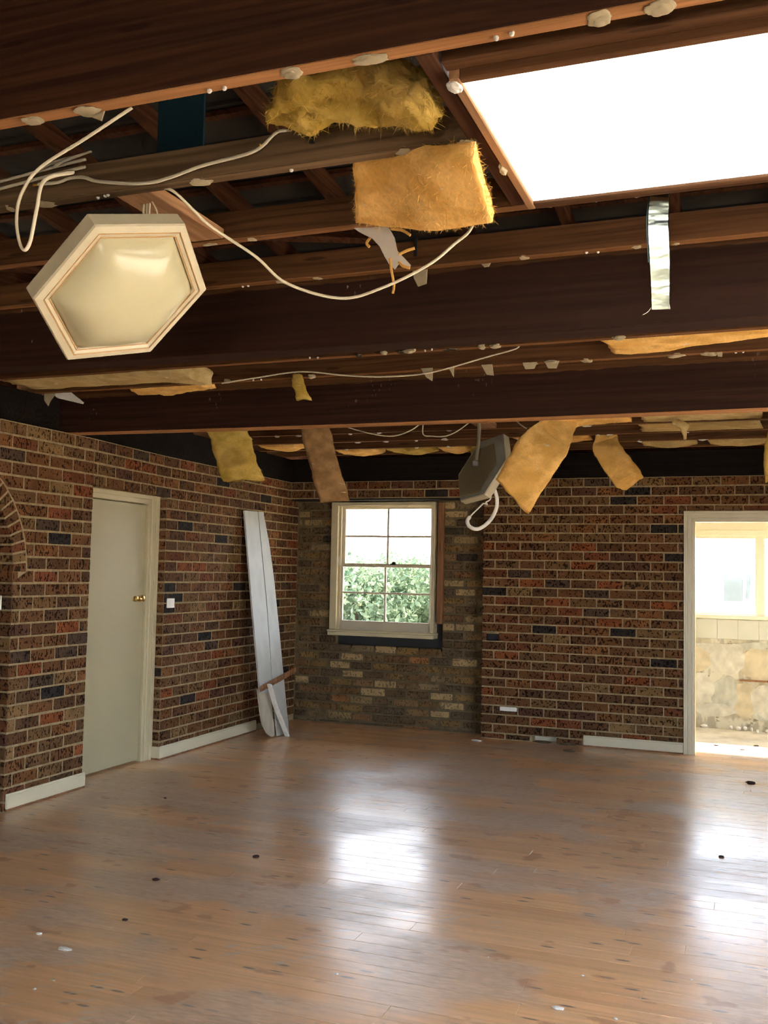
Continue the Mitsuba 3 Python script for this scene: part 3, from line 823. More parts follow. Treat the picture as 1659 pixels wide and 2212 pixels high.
b_, g_ = sk_x(NEAR + .002, 5.0, DOOR0 + .012)
skirting('baseboard_left', 'cream skirting board on the near brick pier', b_, g_)
b_, g_ = sk_x(LEFT + .002, DOOR1 - .016, 8.46)
b_.append(box(-4.58, LEFT + .018, DOOR1 - .016, DOOR1 - .001, .014, .106, .003))
g_.append(box(-4.58, LEFT + .014, DOOR1 - .014, DOOR1 - .001, 0, .0135, .002))
skirting('baseboard_corner', 'cream skirting board from the door to the leaning board', b_, g_)
skirting('baseboard_back', 'short cream skirting board left of the kitchen doorway', [box(-1.478, DX0 - .001, BACK - .017, BACK - .002, .012, .088, .003), box(-1.478, DX0 - .001, BACK - .012, BACK - .002, .082, .100, .004)], [box(-1.478, DX0 - .001, BACK - .013, BACK - .002, 0, .0115, .002)])

# sash window
W1 = struct('window_1', 'cream painted sash window with eight panes in the alcove')
fx0, fx1, fz0, fz1 = -4.105, -2.978, .955, 2.262
part(W1, 'frame', join(box(fx0, fx0 + .075, 9.245, 9.40, fz0, fz1, .004), box(fx1 - .035, fx1, 9.245, 9.40, fz0, fz1, .004), box(fx0 + .075, fx1 - .035, 9.245, 9.40, 2.225, fz1, .004),
                       box(fx0 + .075, fx0 + .10, 9.285, 9.30, fz0, 2.225, .003), box(fx1 - .055, fx1 - .035, 9.285, 9.30, fz0, 2.225, .003), box(fx0 + .1, fx1 - .055, 9.285, 9.30, 2.215, 2.225, .002)), 'cream_paint')
part(W1, 'sill', join(box(fx0 - .012, fx1 + .012, 9.215, 9.40, .935, .955, .004), box(fx0 - .008, fx1 + .008, 9.225, 9.40, .898, .9345, .004)), 'cream_paint')


def sash(name, x0, x1, z0, z1, gx0, gx1, gz0, gz1, mx, mz, y0, y1):
    s = part(W1, name, join(box(x0, gx0, y0, y1, z0, z1, .003), box(gx1, x1, y0, y1, z0, z1, .003), box(gx0 - .001, gx1 + .001, y0, y1, z0, gz0, .003), box(gx0 - .001, gx1 + .001, y0, y1, gz1, z1, .003),
                            box(mx - .010, mx + .010, y0 + .004, y1, gz0, gz1, .004), box(gx0, gx1, y0 + .004, y1, mz - .009, mz + .009, .004)), 'sash_paint')
    for a, b in ((gx0, mx - .010), (mx + .010, gx1)):
        for c, d in ((gz0, mz - .009), (mz + .009, gz1)):
            yg = (y0 + y1) / 2
            part(s, 'pane', (np.array([[a, yg, c], [b, yg, c], [b, yg, d], [a, yg, d]]), np.array([[0, 1, 2], [0, 2, 3]])), 'glass')
    return s


sash('upper_sash', -4.025, -3.02, 1.60, 2.22, -3.985, -3.045, 1.635, 2.197, -3.515, 1.915, 9.345, 9.38)
sash('lower_sash', -4.025, -3.02, .957, 1.625, -3.985, -3.045, 1.050, 1.600, -3.520, 1.335, 9.302, 9.338)
part(W1, 'lock', join(box(-3.47, -3.41, 9.305, 9.338, 1.6255, 1.638, .003), blob((-3.435, 9.32, 1.645), (.022, .014, .012), 2, .05)), 'black', label='dark sash fastener on the meeting rail')
part(W1, 'cord', tube([(-4.035, 9.29, 1.70), (-4.03, 9.285, 1.66), (-4.02, 9.29, 1.615)], .009, 8), 'plaster_white', label='white stub of sash cord')
thing('window_jamb_board', 'bare brown timber upright to the right of the sash window', 'board', mesh=box(-2.955, -2.895, 9.262, 9.42, 1.05, 2.255, .003), m='trim_wood')
thing('lintel_bar', 'black steel lintel edge over the alcove', 'lintel', mesh=box(AX0 + .002, AX1 - .02, 9.126, 9.28, LZ - .012, LZ - .001, .002), m='black')

# ------------------------------------------------------------------ kitchen beyond the doorway
KY = 10.85
struct('floor_kitchen', 'pale dusty concrete floor of the kitchen', box(-1.7, 3.1, 9.331, KY + .1, -.04, -.004, .001), 'concrete_floor')
WK = struct('wall_kitchen', 'damaged kitchen wall below and around the window')
wz0, wz1 = 1.165, 2.005
kw0, kw1 = -1.05, 1.05
part(WK, 'masonry', join(box(-1.75, 3.15, KY, KY + .12, -.05, wz0, .001), box(-1.75, 3.15, KY, KY + .12, wz1, 2.5, .001), box(-1.75, kw0, KY, KY + .12, wz0 - .01, wz1 + .01, .001), box(kw1, 3.15, KY, KY + .12, wz0 - .01, wz1 + .01, .001)), 'damaged_plaster')
part(WK, 'tile_bed', box(-1.2, 1.6, KY - .006, KY, .925, 1.132, .001), 'grout')
for i in range(14):
    x = -1.192 + .2035 * i - .0
    part(WK, 'tile', box(x + .001 + .0, x + .2015, KY - .013, KY - .005, .928, 1.129, .002), 'tile')
r2 = np.random.default_rng(5)


def ragged(cx, cz, rx, rz_, n=84, rough=1.0):
    a = np.arange(n) / n * 2 * np.pi
    r = .62 + .8 * rough * (meshkit.fbm(np.stack([np.cos(a) * 1.7, np.sin(a) * 1.7, np.full(n, cx * 9 + cz)], 1), 5, 3) - .02)
    return [(cx + rx * q * math.cos(t), KY - .004, cz + rz_ * q * math.sin(t)) for q, t in zip(r, a)]


for cx, cz, rx, rz_, m, th in ((-.56, .70, .13, .12, 'yellow_plaster', .010), (.03, .67, .21, .15, 'yellow_plaster', .010), (-.27, .72, .17, .17, 'kitchen_plaster', .012), (-.30, .36, .13, .20, 'grey_render', .009), (-.12, .30, .15, .17, 'yellow_plaster', .008), (-.52, .40, .11, .15, 'kitchen_plaster', .011),
                               (.10, .30, .16, .16, 'kitchen_plaster', .010), (-.40, .19, .20, .07, 'kitchen_plaster', .013), (.15, .15, .2, .05, 'grey_render', .010), (-.45, .83, .20, .05, 'kitchen_plaster', .009), (-.05, .86, .17, .045, 'grey_render', .009), (.55, .6, .25, .2, 'kitchen_plaster', .01)):
    part(WK, 'plaster_patch', plate(ragged(cx, cz, rx, rz_), th, (0, 1, 0)), m)
part(WK, 'recess_shade_strip', box(-.162, .6, KY - .030, KY - .002, .502, .518, .002), 'trim_wood', label='brown strip standing in for the shadow line of a recess')  # dark strip in place of a recess and its shadow line
for q in range(16):
    x, z = r2.uniform(-.6, .5), r2.uniform(.02, .1)
    part(WK, 'rubble', blob((x, KY - r2.uniform(.02, .12), z * .3), (r2.uniform(.012, .035), .02, r2.uniform(.01, .025)), q, .35, 1), 'plaster_white')
struct('wall_kitchen_left', 'left end wall of the kitchen', box(-1.75, -1.65, 9.24, KY, -.05, 2.5, .001), 'white_wall')
struct('wall_kitchen_near', 'kitchen side of the back wall', join(box(AX1 + .05, DX0 + .06, 9.245, 9.33, -.05, 2.5, .001), box(DX1 - .06, 3.15, 9.245, 9.33, -.05, 2.5, .001), box(DX0, DX1, 9.245, 9.33, DH - .06, 2.5, .001)), 'white_wall')
struct('ceiling_kitchen', 'cream ceiling of the kitchen', box(-1.75, 3.15, 9.33, KY + .1, 2.40, 2.46, .001), 'white_wall')
W2 = struct('window_2', 'wide cream framed kitchen window seen through the doorway')
part(W2, 'frame', join(box(kw0, kw1, KY - .012, KY + .06, wz1 - .03, wz1, .003), box(kw0, kw0 + .05, KY - .012, KY + .06, wz0, wz1, .003), box(kw1 - .05, kw1, KY - .012, KY + .06, wz0, wz1, .003), box(-.004, .088, KY - .012, KY + .06, wz0, wz1, .003), box(kw0, kw1, KY, KY + .06, wz0 + .001, wz0 + .03, .003)), 'cream_gloss')
part(W2, 'sill', box(kw0 - .05, kw1 + .05, KY - .05, KY + .02, 1.135, 1.178, .004), 'cream_gloss')
part(W2, 'pelmet', join(box(kw0 - .05, kw1 + .05, KY - .035, KY - .0125, 2.0, 2.16, .003), box(kw0 - .05, kw1 + .05, KY - .045, KY - .036, 2.03, 2.06, .003)), 'cream_gloss')
for a, b in ((kw0 + .05, -.004), (.088, kw1 - .05)):
    part(W2, 'pane', (np.array([[a, KY + .03, wz0 + .03], [b, KY + .03, wz0 + .03], [b, KY + .03, wz1 - .03], [a, KY + .03, wz1 - .03]]), np.array([[0, 1, 2], [0, 2, 3]])), 'glass')

# ------------------------------------------------------------------ outside
struct('ground', 'pale ground outside the house', box(-60, 60, -60, 60, -.25, -.2, .001), 'outside_ground')
thing('garden_fence', 'pale fence far beyond the kitchen window', 'fence', mesh=box(-3, 8, 18.0, 18.08, -.2, 1.75, .01), m='pale_fence')
SH = thing('garden_shed', 'faint pale shed with a teal door seen through the kitchen window', 'shed')
part(SH, 'wall', box(-.75, .7, 16.02, 17.2, -.2, 2.1, .01), 'pale_fence')
part(SH, 'door', box(-.46, -.185, 15.99, 16.015, .9, 1.65, .01), 'teal_paint')
part(SH, 'downpipe', tube([(-.10, 15.98, 1.62), (-.10, 15.98, 1.45), (-.11, 15.97, 1.38), (-.13, 15.97, 1.25)], .03, 12), 'teal_paint')


def leaves(n, box_, seed, size=.055):
    r = np.random.default_rng(seed)
    (x0, x1), (y0, y1), (z0, z1) = box_
    p = np.stack([r.uniform(x0, x1, n), r.uniform(y0, y1, n), r.uniform(z0, z1, n)], 1)
    top = z1 - .35 * meshkit.fbm(np.stack([p[:, 0] * 1.6, p[:, 1] * 1.6, 0 * p[:, 0]], 1), 3, 4) - .1
    clump = meshkit.fbm(p * 3.2, 3, 9)
    p = p[(p[:, 2] < top) & (clump > .42)]
    d = r.normal(size=(len(p), 3)) + np.array([0, -.3, .2])
    d /= np.linalg.norm(d, axis=1, keepdims=True)
    s = np.cross(d, r.normal(size=(len(p), 3)))
    s /= np.linalg.norm(s, axis=1, keepdims=True)
    k = size * r.uniform(.6, 1.3, (len(p), 1))
    v = np.stack([p - d * k, p + s * k * .45, p + d * k, p - s * k * .45], 1).reshape(-1, 3)
    i = np.arange(len(p))[:, None] * 4
    return v, np.vstack([np.hstack([i, i + 1, i + 2]), np.hstack([i, i + 2, i + 3])])


S1 = thing('garden_shrub', 'sunlit leafy shrub filling the lower panes of the sash window', 'shrub')
part(S1, 'foliage', leaves(60000, ((-7.2, -3.6), (12.2, 14.4), (-.1, 2.05)), 3), 'leaf', kind='stuff', label='sunlit green leaves')
part(S1, 'stem', tube([(-5.3, 13.0, -.2), (-5.25, 12.9, .6), (-5.4, 12.8, 1.4)], .03, 12), 'bark')
struct('added_eaves', 'added eaves, unseen, keeping the sun off the sash window', box(-5.2, -1.78, 9.43, 10.85, 2.62, 2.70, .004), 'roof_wood')  # unseen slab added to block the sun from the sash window
# ------------------------------------------------------------------ insulation batts


def batt(name, label, stations, m, power=3.4, nst=34, nsec=30, rough=.012, seed=0, group='insulation batts hanging from the ceiling', cat='insulation batt', fray=.035, fine=.0022, fuzz=0, fuzz_len=.022):
    st = np.array([np.concatenate([np.asarray(c, float), np.asarray(u, float), np.asarray(v, float)]) for c, u, v in stations])
    st = spline(st, nst)
    c, u, v = st[:, :3], st[:, 3:6], st[:, 6:9]
    # close the ends with a few shrinking rings so that they round over
    verts, faces = loft(c, u, v, nsec, power)
    ax = np.gradient(c, axis=0)
    ax /= np.linalg.norm(ax, axis=1, keepdims=True)
    vv = verts.copy()
    ringc = np.repeat(c, nsec, 0)
    body = vv[:nst * nsec]
    rad = body - ringc
    rl = np.linalg.norm(rad, axis=1, keepdims=True) + 1e-9
    nz = (meshkit.fbm(body * 13 + seed * 5.1, 4, seed) - .5) * 2 * rough * 1.6 + (meshkit.noise(body * 95 + seed, seed + 3) - .5) * 2 * fine
    body = body + rad / rl * nz[:, None]
    for e, s in ((0, -1), (nst - 1, 1)):
        idx = np.arange(e * nsec, (e + 1) * nsec)
        body[idx] += s * ax[e] * ((meshkit.fbm(body[idx] * 26 + seed, 3, seed + 1) - .4) * 2 * fray)[:, None]
    # ends: a slightly smaller, bulging cap
    verts = np.vstack([body, verts[nst * nsec:]])
    key = thing(name, label, cat, group, mesh=(verts, faces), m=m, smooth=True)
    if fuzz:
        r = np.random.default_rng(seed + 100)
        t = trimesh.Trimesh(verts, faces, process=False)
        p, fi = trimesh.sample.sample_surface(t, fuzz, seed=seed + 3)
        d = t.face_normals[fi] * r.uniform(.2, .9, (fuzz, 1)) + r.normal(size=(fuzz, 3)) * .7
        d /= np.linalg.norm(d, axis=1, keepdims=True)
        sd = np.cross(d, r.normal(size=(fuzz, 3)))
        sd /= np.linalg.norm(sd, axis=1, keepdims=True)
        ln = fuzz_len * r.uniform(.3, 1.0, (fuzz, 1)) ** 1.5
        bend = r.normal(size=(fuzz, 3)) * ln * .35
        w = r.uniform(.0004, .0010, (fuzz, 1))
        p = p - d * .003
        v = np.stack([p - sd * w, p + sd * w, p + d * ln * .55 + bend * .4 + sd * w * .8, p + d * ln * .55 + bend * .4 - sd * w * .8, p + d * ln + bend], 1).reshape(-1, 3)
        i0 = np.arange(fuzz)[:, None] * 5
        part(key, 'loose_fibres', (v, np.vstack([np.hstack([i0, i0 + 1, i0 + 2]), np.hstack([i0, i0 + 2, i0 + 3]), np.hstack([i0 + 3, i0 + 2, i0 + 4])])), m, kind='stuff', label='loose wispy fibres')
    return key


B = 'insulation_batt'
batt(B, 'rumpled yellow batt lying in the bay behind the nearest beam, left of the skylight', [((-1.205, 2.27, 2.765), (0, .05, -.01), (0, .01, .022)), ((-1.12, 2.26, 2.775), (0, .10, -.02), (0, .02, .045)), ((-1.0, 2.24, 2.800), (0, .12, -.03), (0, .02, .068)), ((-.86, 2.25, 2.765), (0, .12, -.02), (0, .02, .055)), ((-.79, 2.24, 2.755), (0, .11, -.01), (0, .02, .055)), ((-.752, 2.24, 2.74), (0, .08, 0), (0, .02, .035))], 'yellow_wool', rough=.040, seed=2, power=2.5, nst=44, nsec=36, fuzz=5000, fuzz_len=.03)
batt(B, 'large square orange batt sagging between joists beside the lower left corner of the skylight', [((-1.14, 2.70, 2.738), (-.080, .205, -.018), (0, .005, .044)), ((-1.02, 2.69, 2.712), (-.065, .205, -.022), (0, .005, .046)), ((-.88, 2.635, 2.658), (-.05, .210, -.018), (0, .005, .040)), ((-.705, 2.58, 2.634), (-.028, .210, -.012), (0, .005, .034))], 'orange_wool', rough=.006, seed=5, nst=40, nsec=44, fray=.012, power=5, fuzz=6000, fuzz_len=.022)
batt(B, 'orange batt with a torn slanting edge under the right part of the foil strip beam', [((-.685, 4.945, 2.744), (.012, .180, 0), (0, 0, .052)), ((-.45, 4.93, 2.742), (0, .17, 0), (0, 0, .052)), ((-.2, 4.88, 2.742), (0, .12, 0), (0, 0, .05)), ((.1, 4.84, 2.742), (0, .075, 0), (0, 0, .05)), ((.6, 4.84, 2.742), (0, .07, 0), (0, 0, .05))], 'orange_wool', rough=.010, seed=8, power=5)
batt(B, 'long flattened batt in the bay left of the lamp, ending in a yellow tuft', [((-4.40, 4.96, 2.735), (0, .18, 0), (0, 0, .042)), ((-3.9, 4.96, 2.735), (0, .18, 0), (0, 0, .045)), ((-3.4, 4.96, 2.730), (0, .18, 0), (0, 0, .046)), ((-3.18, 4.97, 2.715), (0, .17, 0), (0, 0, .05)), ((-3.08, 4.97, 2.705), (0, .12, 0), (0, 0, .055))], 'pale_wool', rough=.014, seed=11, power=4)
batt(B, 'thin torn batt in the bay below the yellow tuft at the left', [((-3.78, 5.33, 2.725), (0, .08, 0), (0, 0, .035)), ((-3.5, 5.33, 2.71), (0, .09, 0), (0, 0, .035)), ((-3.24, 5.33, 2.722), (0, .08, 0), (0, 0, .03))], 'orange_wool', rough=.02, seed=12, power=3)
batt(B, 'yellow batt hanging against the left brick wall, leftmost of the hanging ones', [((-3.44, 5.80, 2.72), (.125, .02, .01), (.01, .045, 0)), ((-3.385, 5.79, 2.55), (.125, .02, .02), (.01, .048, 0)), ((-3.30, 5.77, 2.36), (.128, .02, .02), (.01, .048, 0)), ((-3.21, 5.75, 2.155), (.135, .02, .01), (.01, .048, 0))], 'yellow_wool', rough=.016, seed=14, power=3.5, fray=.03, fuzz=1500)
batt(B, 'batt, its shadow painted brown, hanging above the left part of the sash window', [((-3.31, 7.05, 2.76), (.105, .05, 0), (-.025, .05, 0)), ((-3.25, 7.04, 2.55), (.105, .05, 0), (-.025, .05, 0)), ((-3.165, 7.02, 2.32), (.105, .05, 0), (-.025, .05, 0)), ((-3.085, 7.0, 2.10), (.105, .05, .01), (-.025, .05, 0))], 'shaded_wool', rough=.010, seed=17, power=5, fray=.02, fuzz=1500)
batt(B, 'big orange batt hanging diagonally to the right of the far lamp', [((-.85, 7.16, 2.725), (0, .14, 0), (0, 0, .045)), ((-1.05, 7.14, 2.715), (0, .14, 0), (0, 0, .045)), ((-1.25, 6.88, 2.655), (.06, .12, -.02), (.02, .03, .045)), ((-1.342, 6.587, 2.448), (.138, .03, -.07), (.01, .045, .02)), ((-1.446, 6.539, 2.268), (.13, .01, -.095), (.0, .045, .01)), ((-1.545, 6.502, 2.084), (.112, 0, -.118), (0, .042, 0))], 'orange_wool', rough=.007, seed=20, power=5, fray=.012, nst=48, fuzz=3000)
batt(B, 'orange-brown batt hanging in front of the black beam, right of the big orange one', [((-1.15, 8.1, 2.74), (.06, .09, .02), (.02, .0, .05)), ((-1.13, 8.0, 2.60), (.08, .06, .04), (.03, .055, 0)), ((-1.03, 7.93, 2.45), (.085, .04, .055), (.03, .055, -.01)), ((-.93, 7.88, 2.305), (.075, .04, .06), (.03, .055, -.01))], 'orange_wool', rough=.010, seed=23, power=4.5, fray=.03, fuzz=1500)
batt(B, 'pale batt flat in the bay at the right, just below the orange-edged beam', [((-.755, 7.20, 2.735), (0, .205, 0), (0, 0, .046)), ((-.4, 7.20, 2.735), (0, .205, 0), (0, 0, .046)), ((.03, 7.20, 2.735), (0, .205, 0), (0, 0, .046))], 'pale_wool', rough=.009, seed=26, power=5)
batt(B, 'second pale batt flat in the bay at the right, above the hanging orange-brown one', [((-.81, 7.70, 2.735), (0, .205, 0), (0, 0, .046)), ((-.4, 7.71, 2.735), (0, .205, 0), (0, 0, .046)), ((.03, 7.71, 2.735), (0, .205, 0), (0, 0, .046))], 'pale_wool', rough=.009, seed=27, power=5)
batt(B, 'torn pale tuft dangling from the flat batts at the right', [((-.52, 7.17, 2.672), (.03, .04, 0), (0, .03, .0)), ((-.50, 7.15, 2.645), (.05, .02, 0), (0, .025, 0)), ((-.47, 7.13, 2.60), (.028, .01, 0), (0, .02, 0)), ((-.465, 7.12, 2.545), (.008, .005, 0), (0, .006, 0))], 'pale_wool', rough=.02, seed=29, power=2.2, nst=24, nsec=20)
batt(B, 'narrow batt strip hanging at the right edge of the picture', [((.20, 7.17, 2.72), (.10, .02, 0), (0, .04, 0)), ((.175, 7.05, 2.55), (.10, .02, 0), (0, .04, 0)), ((.155, 7.0, 2.38), (.10, .02, 0), (0, .04, 0)), ((.145, 7.0, 2.23), (.085, .02, 0), (0, .04, 0))], 'yellow_wool', rough=.010, seed=31, power=4, fray=.04)
batt(B, 'small torn scrap of yellow batt dangling below a joist left of the middle', [((-2.53, 5.15, 2.70), (.028, .01, 0), (0, .008, 0)), ((-2.515, 5.14, 2.64), (.034, .01, 0), (0, .012, 0)), ((-2.48, 5.14, 2.558), (.044, .01, 0), (0, .018, 0))], 'yellow_wool', rough=.010, seed=33, power=2.6, fray=.03, nst=22, nsec=18)
G2 = 'batts between the far joists'
for i, (x0, x1, y, lab, m) in enumerate(((-4.32, -3.95, 8.17, 'orange batt between the far joists above the leaning board', 'orange_wool'), (-3.75, -3.35, 8.64, 'batt above the last joists, left of the window', 'orange_wool'), (-3.22, -2.80, 8.64, 'batt above the last joists, over the middle of the window', 'yellow_wool'), (-2.72, -2.47, 8.64, 'batt above the last joists, left of the far lamp', 'orange_wool'),
                                         (-.90, -.48, 8.64, 'pale batt between the last joists, left of two at the right', 'pale_wool'), (-.36, .15, 8.64, 'pale batt between the last joists, right of two at the right', 'pale_wool'), (-1.9, -1.3, 8.17, 'orange batt behind the big hanging orange batt', 'orange_wool'))):
    batt(B, lab, [((x0, y, 2.735), (0, .17, 0), (0, 0, .04)), ((x0 + (x1 - x0) * .5, y, 2.715), (0, .18, 0), (0, 0, .045)), ((x1, y, 2.735), (0, .16, 0), (0, 0, .04))], m, rough=.016, seed=40 + i, group=G2, nst=22, nsec=22)
batt(B, 'drooping end of a yellow batt left of the far lamp', [((-2.40, 8.60, 2.73), (0, .10, 0), (0, 0, .035)), ((-2.36, 8.55, 2.68), (.03, .12, .02), (.02, 0, .03)), ((-2.30, 8.45, 2.62), (.02, .10, 0), (.01, 0, .025))], 'yellow_wool', rough=.014, seed=52, nst=22, nsec=20, group=G2)

# ------------------------------------------------------------------ hexagonal lamps


def hex_loop(c, u, v, r):
    a = np.arange(6) * np.pi / 3
    return c + r * (np.cos(a)[:, None] * u + np.sin(a)[:, None] * v)


def rings(loops, close_first=False, close_last=False):
    """Skin between hexagon loops."""
    vs, f, n = np.vstack(loops), [], len(loops[0])
    for i in range(len(loops) - 1):
        for j in range(n):
            q, w = i * n + j, i * n + (j + 1) % n
            f += [[q, w, w + n], [q, w + n, q + n]]
    vs = list(vs)
    if close_first:
        vs.append(loops[0].mean(0))
        f += [[len(vs) - 1, (j + 1) % n, j] for j in range(n)]
    if close_last:
        b = (len(loops) - 1) * n
        vs.append(loops[-1].mean(0))
        f += [[len(vs) - 1, b + j, b + (j + 1) % n] for j in range(n)]
    return np.array(vs), np.array(f)


def hex_lamp(label, c, front, u, v, r):
    t = thing('hexagonal_lamp', label, 'ceiling lamp', 'hexagonal ceiling lamps')
    c, front, u, v = (np.asarray(q, float) for q in (c, front, u, v))

    def lp(radius, h):
        return hex_loop(c + front * h, u, v, radius)
    part(t, 'frame', rings([lp(r * .97, -.062), lp(r, -.055), lp(r, -.006), lp(r * .985, 0), lp(r * .905, .004), lp(r * .895, -.001), lp(r * .885, .003), lp(r * .825, -.004), lp(r * .815, -.018)]), 'lamp_frame', label='cream moulded hexagonal rim')
    part(t, 'gold_trim', rings([lp(r * .905, .0045), lp(r * .900, .0062), lp(r * .893, .0045)]), 'gold_line', label='thin gold line around the rim')
    part(t, 'gold_trim', rings([lp(r * .842, .0005), lp(r * .836, .0022), lp(r * .829, .0005)]), 'gold_line', label='thin gold line around the rim')
    return t, lp


L1C = np.array([-1.791, 2.451, 2.378])
n1, u1, v1 = np.array([.6529, -.1674, -.7387]), np.array([.2544, -.8701, .4221]), np.array([.7134, .4635, .5256])
lamp, lp = hex_lamp('large cream hexagonal ceiling lamp with a milky lens, hanging loose at the left', L1C, n1, u1, v1, .285)
part(lamp, 'back_plate', rings([lp(.285 * .96, -.062), lp(.285 * .96, -.0625)], True, True), 'lamp_back')
K = 26
hx, loops = hex_loop(np.zeros(3), np.array([1., 0, 0]), np.array([0, 1., 0]), 1.0), []
border = np.vstack([hx[i] + (hx[(i + 1) % 6] - hx[i]) * (np.arange(8) / 8)[:, None] for i in range(6)])
for s in np.linspace(1, .02, K):
    q = border * s
    rr = np.linalg.norm(border, axis=1)
    round_ = border / rr[:, None] * (.9 + .1 * rr[:, None]) * s
    w = min(1.0, (1 - s) * 1.8)
    q = q * (1 - w) + round_ * w
    hgt = -.012 + .092 * (1 - s ** 2.4) ** .75
    loops.append(L1C + n1 * hgt + .285 * .818 * (q[:, :1] * u1 + q[:, 1:2] * v1))
part(lamp, 'lens', rings(loops, False, True), 'lens', smooth=True, label='milky domed acrylic lens')
for dx, r in ((-.012, .0035), (.0, .0035), (.010, .003)):
    part(lamp, 'flex', tube([(-1.80 + dx, 2.56, 2.702), (-1.802 + dx, 2.555, 2.62), (-1.81 + dx, 2.52, 2.52), (-1.83 + dx * .6, 2.46, 2.435)], r, 14), 'cable')
part(lamp, 'flex', tube([(-1.775, 2.55, 2.702), (-1.755, 2.55, 2.665), (-1.762, 2.55, 2.64), (-1.785, 2.53, 2.56), (-1.82, 2.47, 2.44)], .0025, 18), 'cable')

cam_d = np.array([-1.919, 7.088, .80])
cam_d /= np.linalg.norm(cam_d)


def flipd(q):
    return np.asarray(q, float) - 2 * (np.asarray(q, float) @ cam_d) * cam_d


L2C = np.array([-1.919, 7.088, 2.348])
nb = np.array([.84, -.21, -.501])
back2 = 2 * (nb @ cam_d) * cam_d - nb
n2, u2, v2 = -back2 / np.linalg.norm(back2), flipd([-.525, -.076, -.848]), flipd([.14, .975, -.174])
lamp2, lp = hex_lamp('far hexagonal lamp seen from its dark back, hanging from the joists with a loose tube', L2C + .055 * n2, n2, u2, v2, .30)
part(lamp2, 'back_plate', rings([lp(.293, -.0625), lp(.293, -.058)], True, True), 'lamp_back', label='grey back plate')
tr = hex_loop(L2C - .012 * n2 + .04 * u2 - .03 * v2, u2, v2, .235)
tr2 = hex_loop(L2C - .0 * n2 + .04 * u2 - .03 * v2, u2, v2, .25)
part(lamp2, 'gear_tray', rings([tr2, tr], False, True), 'lamp_tray', label='dark olive gear tray')
part(lamp2, 'rod', tube([(-1.955, 7.12, 2.70), (-1.953, 7.10, 2.55), (-1.955, 7.05, 2.40)], .014, 8, nsec=10), 'board_inner', label='hanging rod')
part(lamp2, 'rod_bracket', box(-1.975, -1.93, 7.01, 7.045, 2.355, 2.395, .006), 'grey_metal')
ring = np.array([(-1.833, 2.215), (-1.808, 2.14), (-1.808, 2.06), (-1.835, 1.98), (-1.875, 1.92), (-1.93, 1.885), (-1.985, 1.90), (-2.012, 1.945), (-2.005, 1.975)])
part(lamp2, 'ring_tube', tube([(x, 7.06 + .05 * math.sin(i * .8), z) for i, (x, z) in enumerate(ring)], .0145, 60, nsec=14), 'white_plastic', smooth=True, label='white circular fluorescent tube dangling below')
part(lamp2, 'tube_wire', tube([(-2.005, 7.06, 1.975), (-1.93, 7.05, 2.045), (-1.895, 7.05, 2.075), (-1.865, 7.05, 2.068), (-1.875, 7.05, 2.085), (-1.845, 7.06, 2.11), (-1.84, 7.06, 2.17)], .006, 40), 'plaster_white')

# ------------------------------------------------------------------ cables, foil, scraps
CB = 'loose white ceiling cables'
thing('cable', 'white cable looping down at the far left from the nearest beam', 'cable', CB, mesh=tube([(-1.462, 2.0, 2.703), (-1.592, 1.99, 2.638), (-1.734, 1.99, 2.579), (-1.785, 1.985, 2.515), (-1.793, 1.98, 2.45), (-1.782, 1.98, 2.39), (-1.764, 1.98, 2.362), (-1.750, 1.985, 2.385), (-1.738, 1.99, 2.469), (-1.742, 2.02, 2.56), (-1.80, 2.2, 2.66), (-2.0, 2.40, 2.765)], .0042, 90, 1.35), m='cable', smooth=True)
C2 = thing('cable', 'white cable with copper ends running along the grey-brown joist', 'cable', CB)
part(C2, 'sheath', tube([(-1.235, 2.46, 2.806), (-1.27, 2.42, 2.797), (-1.342, 2.415, 2.748), (-1.51, 2.418, 2.73), (-1.685, 2.415, 2.70), (-1.869, 2.418, 2.726), (-1.94, 2.42, 2.750), (-1.992, 2.418, 2.752), (-2.03, 2.416, 2.744), (-2.105, 2.414, 2.746)], .0048, 90, 1.4), 'cable', smooth=True)
part(C2, 'copper_end', tube([(-2.103, 2.414, 2.746), (-2.125, 2.414, 2.746)], .004, 4), 'copper', smooth=True, label='bare copper end')
part(C2, 'copper_end', blob((-1.318, 2.4095, 2.760), (.0045, .0045, .0045), 1, .1, 1), 'copper')
thing('cable', 'white cable sagging in a deep curve across the middle of the ceiling', 'cable', CB, mesh=tube([(-1.685, 2.47, 2.705), (-1.64, 2.47, 2.685), (-1.60, 2.52, 2.64), (-1.60, 2.62, 2.625), (-1.50, 2.73, 2.555), (-1.42, 2.80, 2.48), (-1.262, 2.88, 2.44), (-1.12, 2.90, 2.471), (-.98, 2.93, 2.54), (-.905, 2.97, 2.615), (-.86, 2.98, 2.655), (-.84, 2.99, 2.715)], .0045, 110, 1.3), m='cable', smooth=True)
thing('cable', 'white cable along the joist with pointed adhesive flaps, left to middle', 'cable', CB, mesh=tube([(-3.02, 5.12, 2.672), (-2.78, 5.14, 2.70), (-2.5, 5.155, 2.722), (-2.2, 5.155, 2.682), (-1.95, 5.155, 2.664), (-1.70, 5.155, 2.674), (-1.38, 5.13, 2.735), (-1.19, 5.08, 2.765), (-1.20, 5.0, 2.78)], .0048, 100, 1.2), m='cable', smooth=True)
thing('cable', 'thin cable loop hanging behind the orange-edged beam above the window', 'cable', CB, mesh=tube([(-3.05, 6.90, 2.72), (-2.95, 6.9, 2.665), (-2.72, 6.9, 2.60), (-2.56, 6.9, 2.583), (-2.43, 6.9, 2.62), (-2.35, 6.92, 2.68), (-2.33, 6.93, 2.71)], .0048, 60), m='cable', smooth=True)
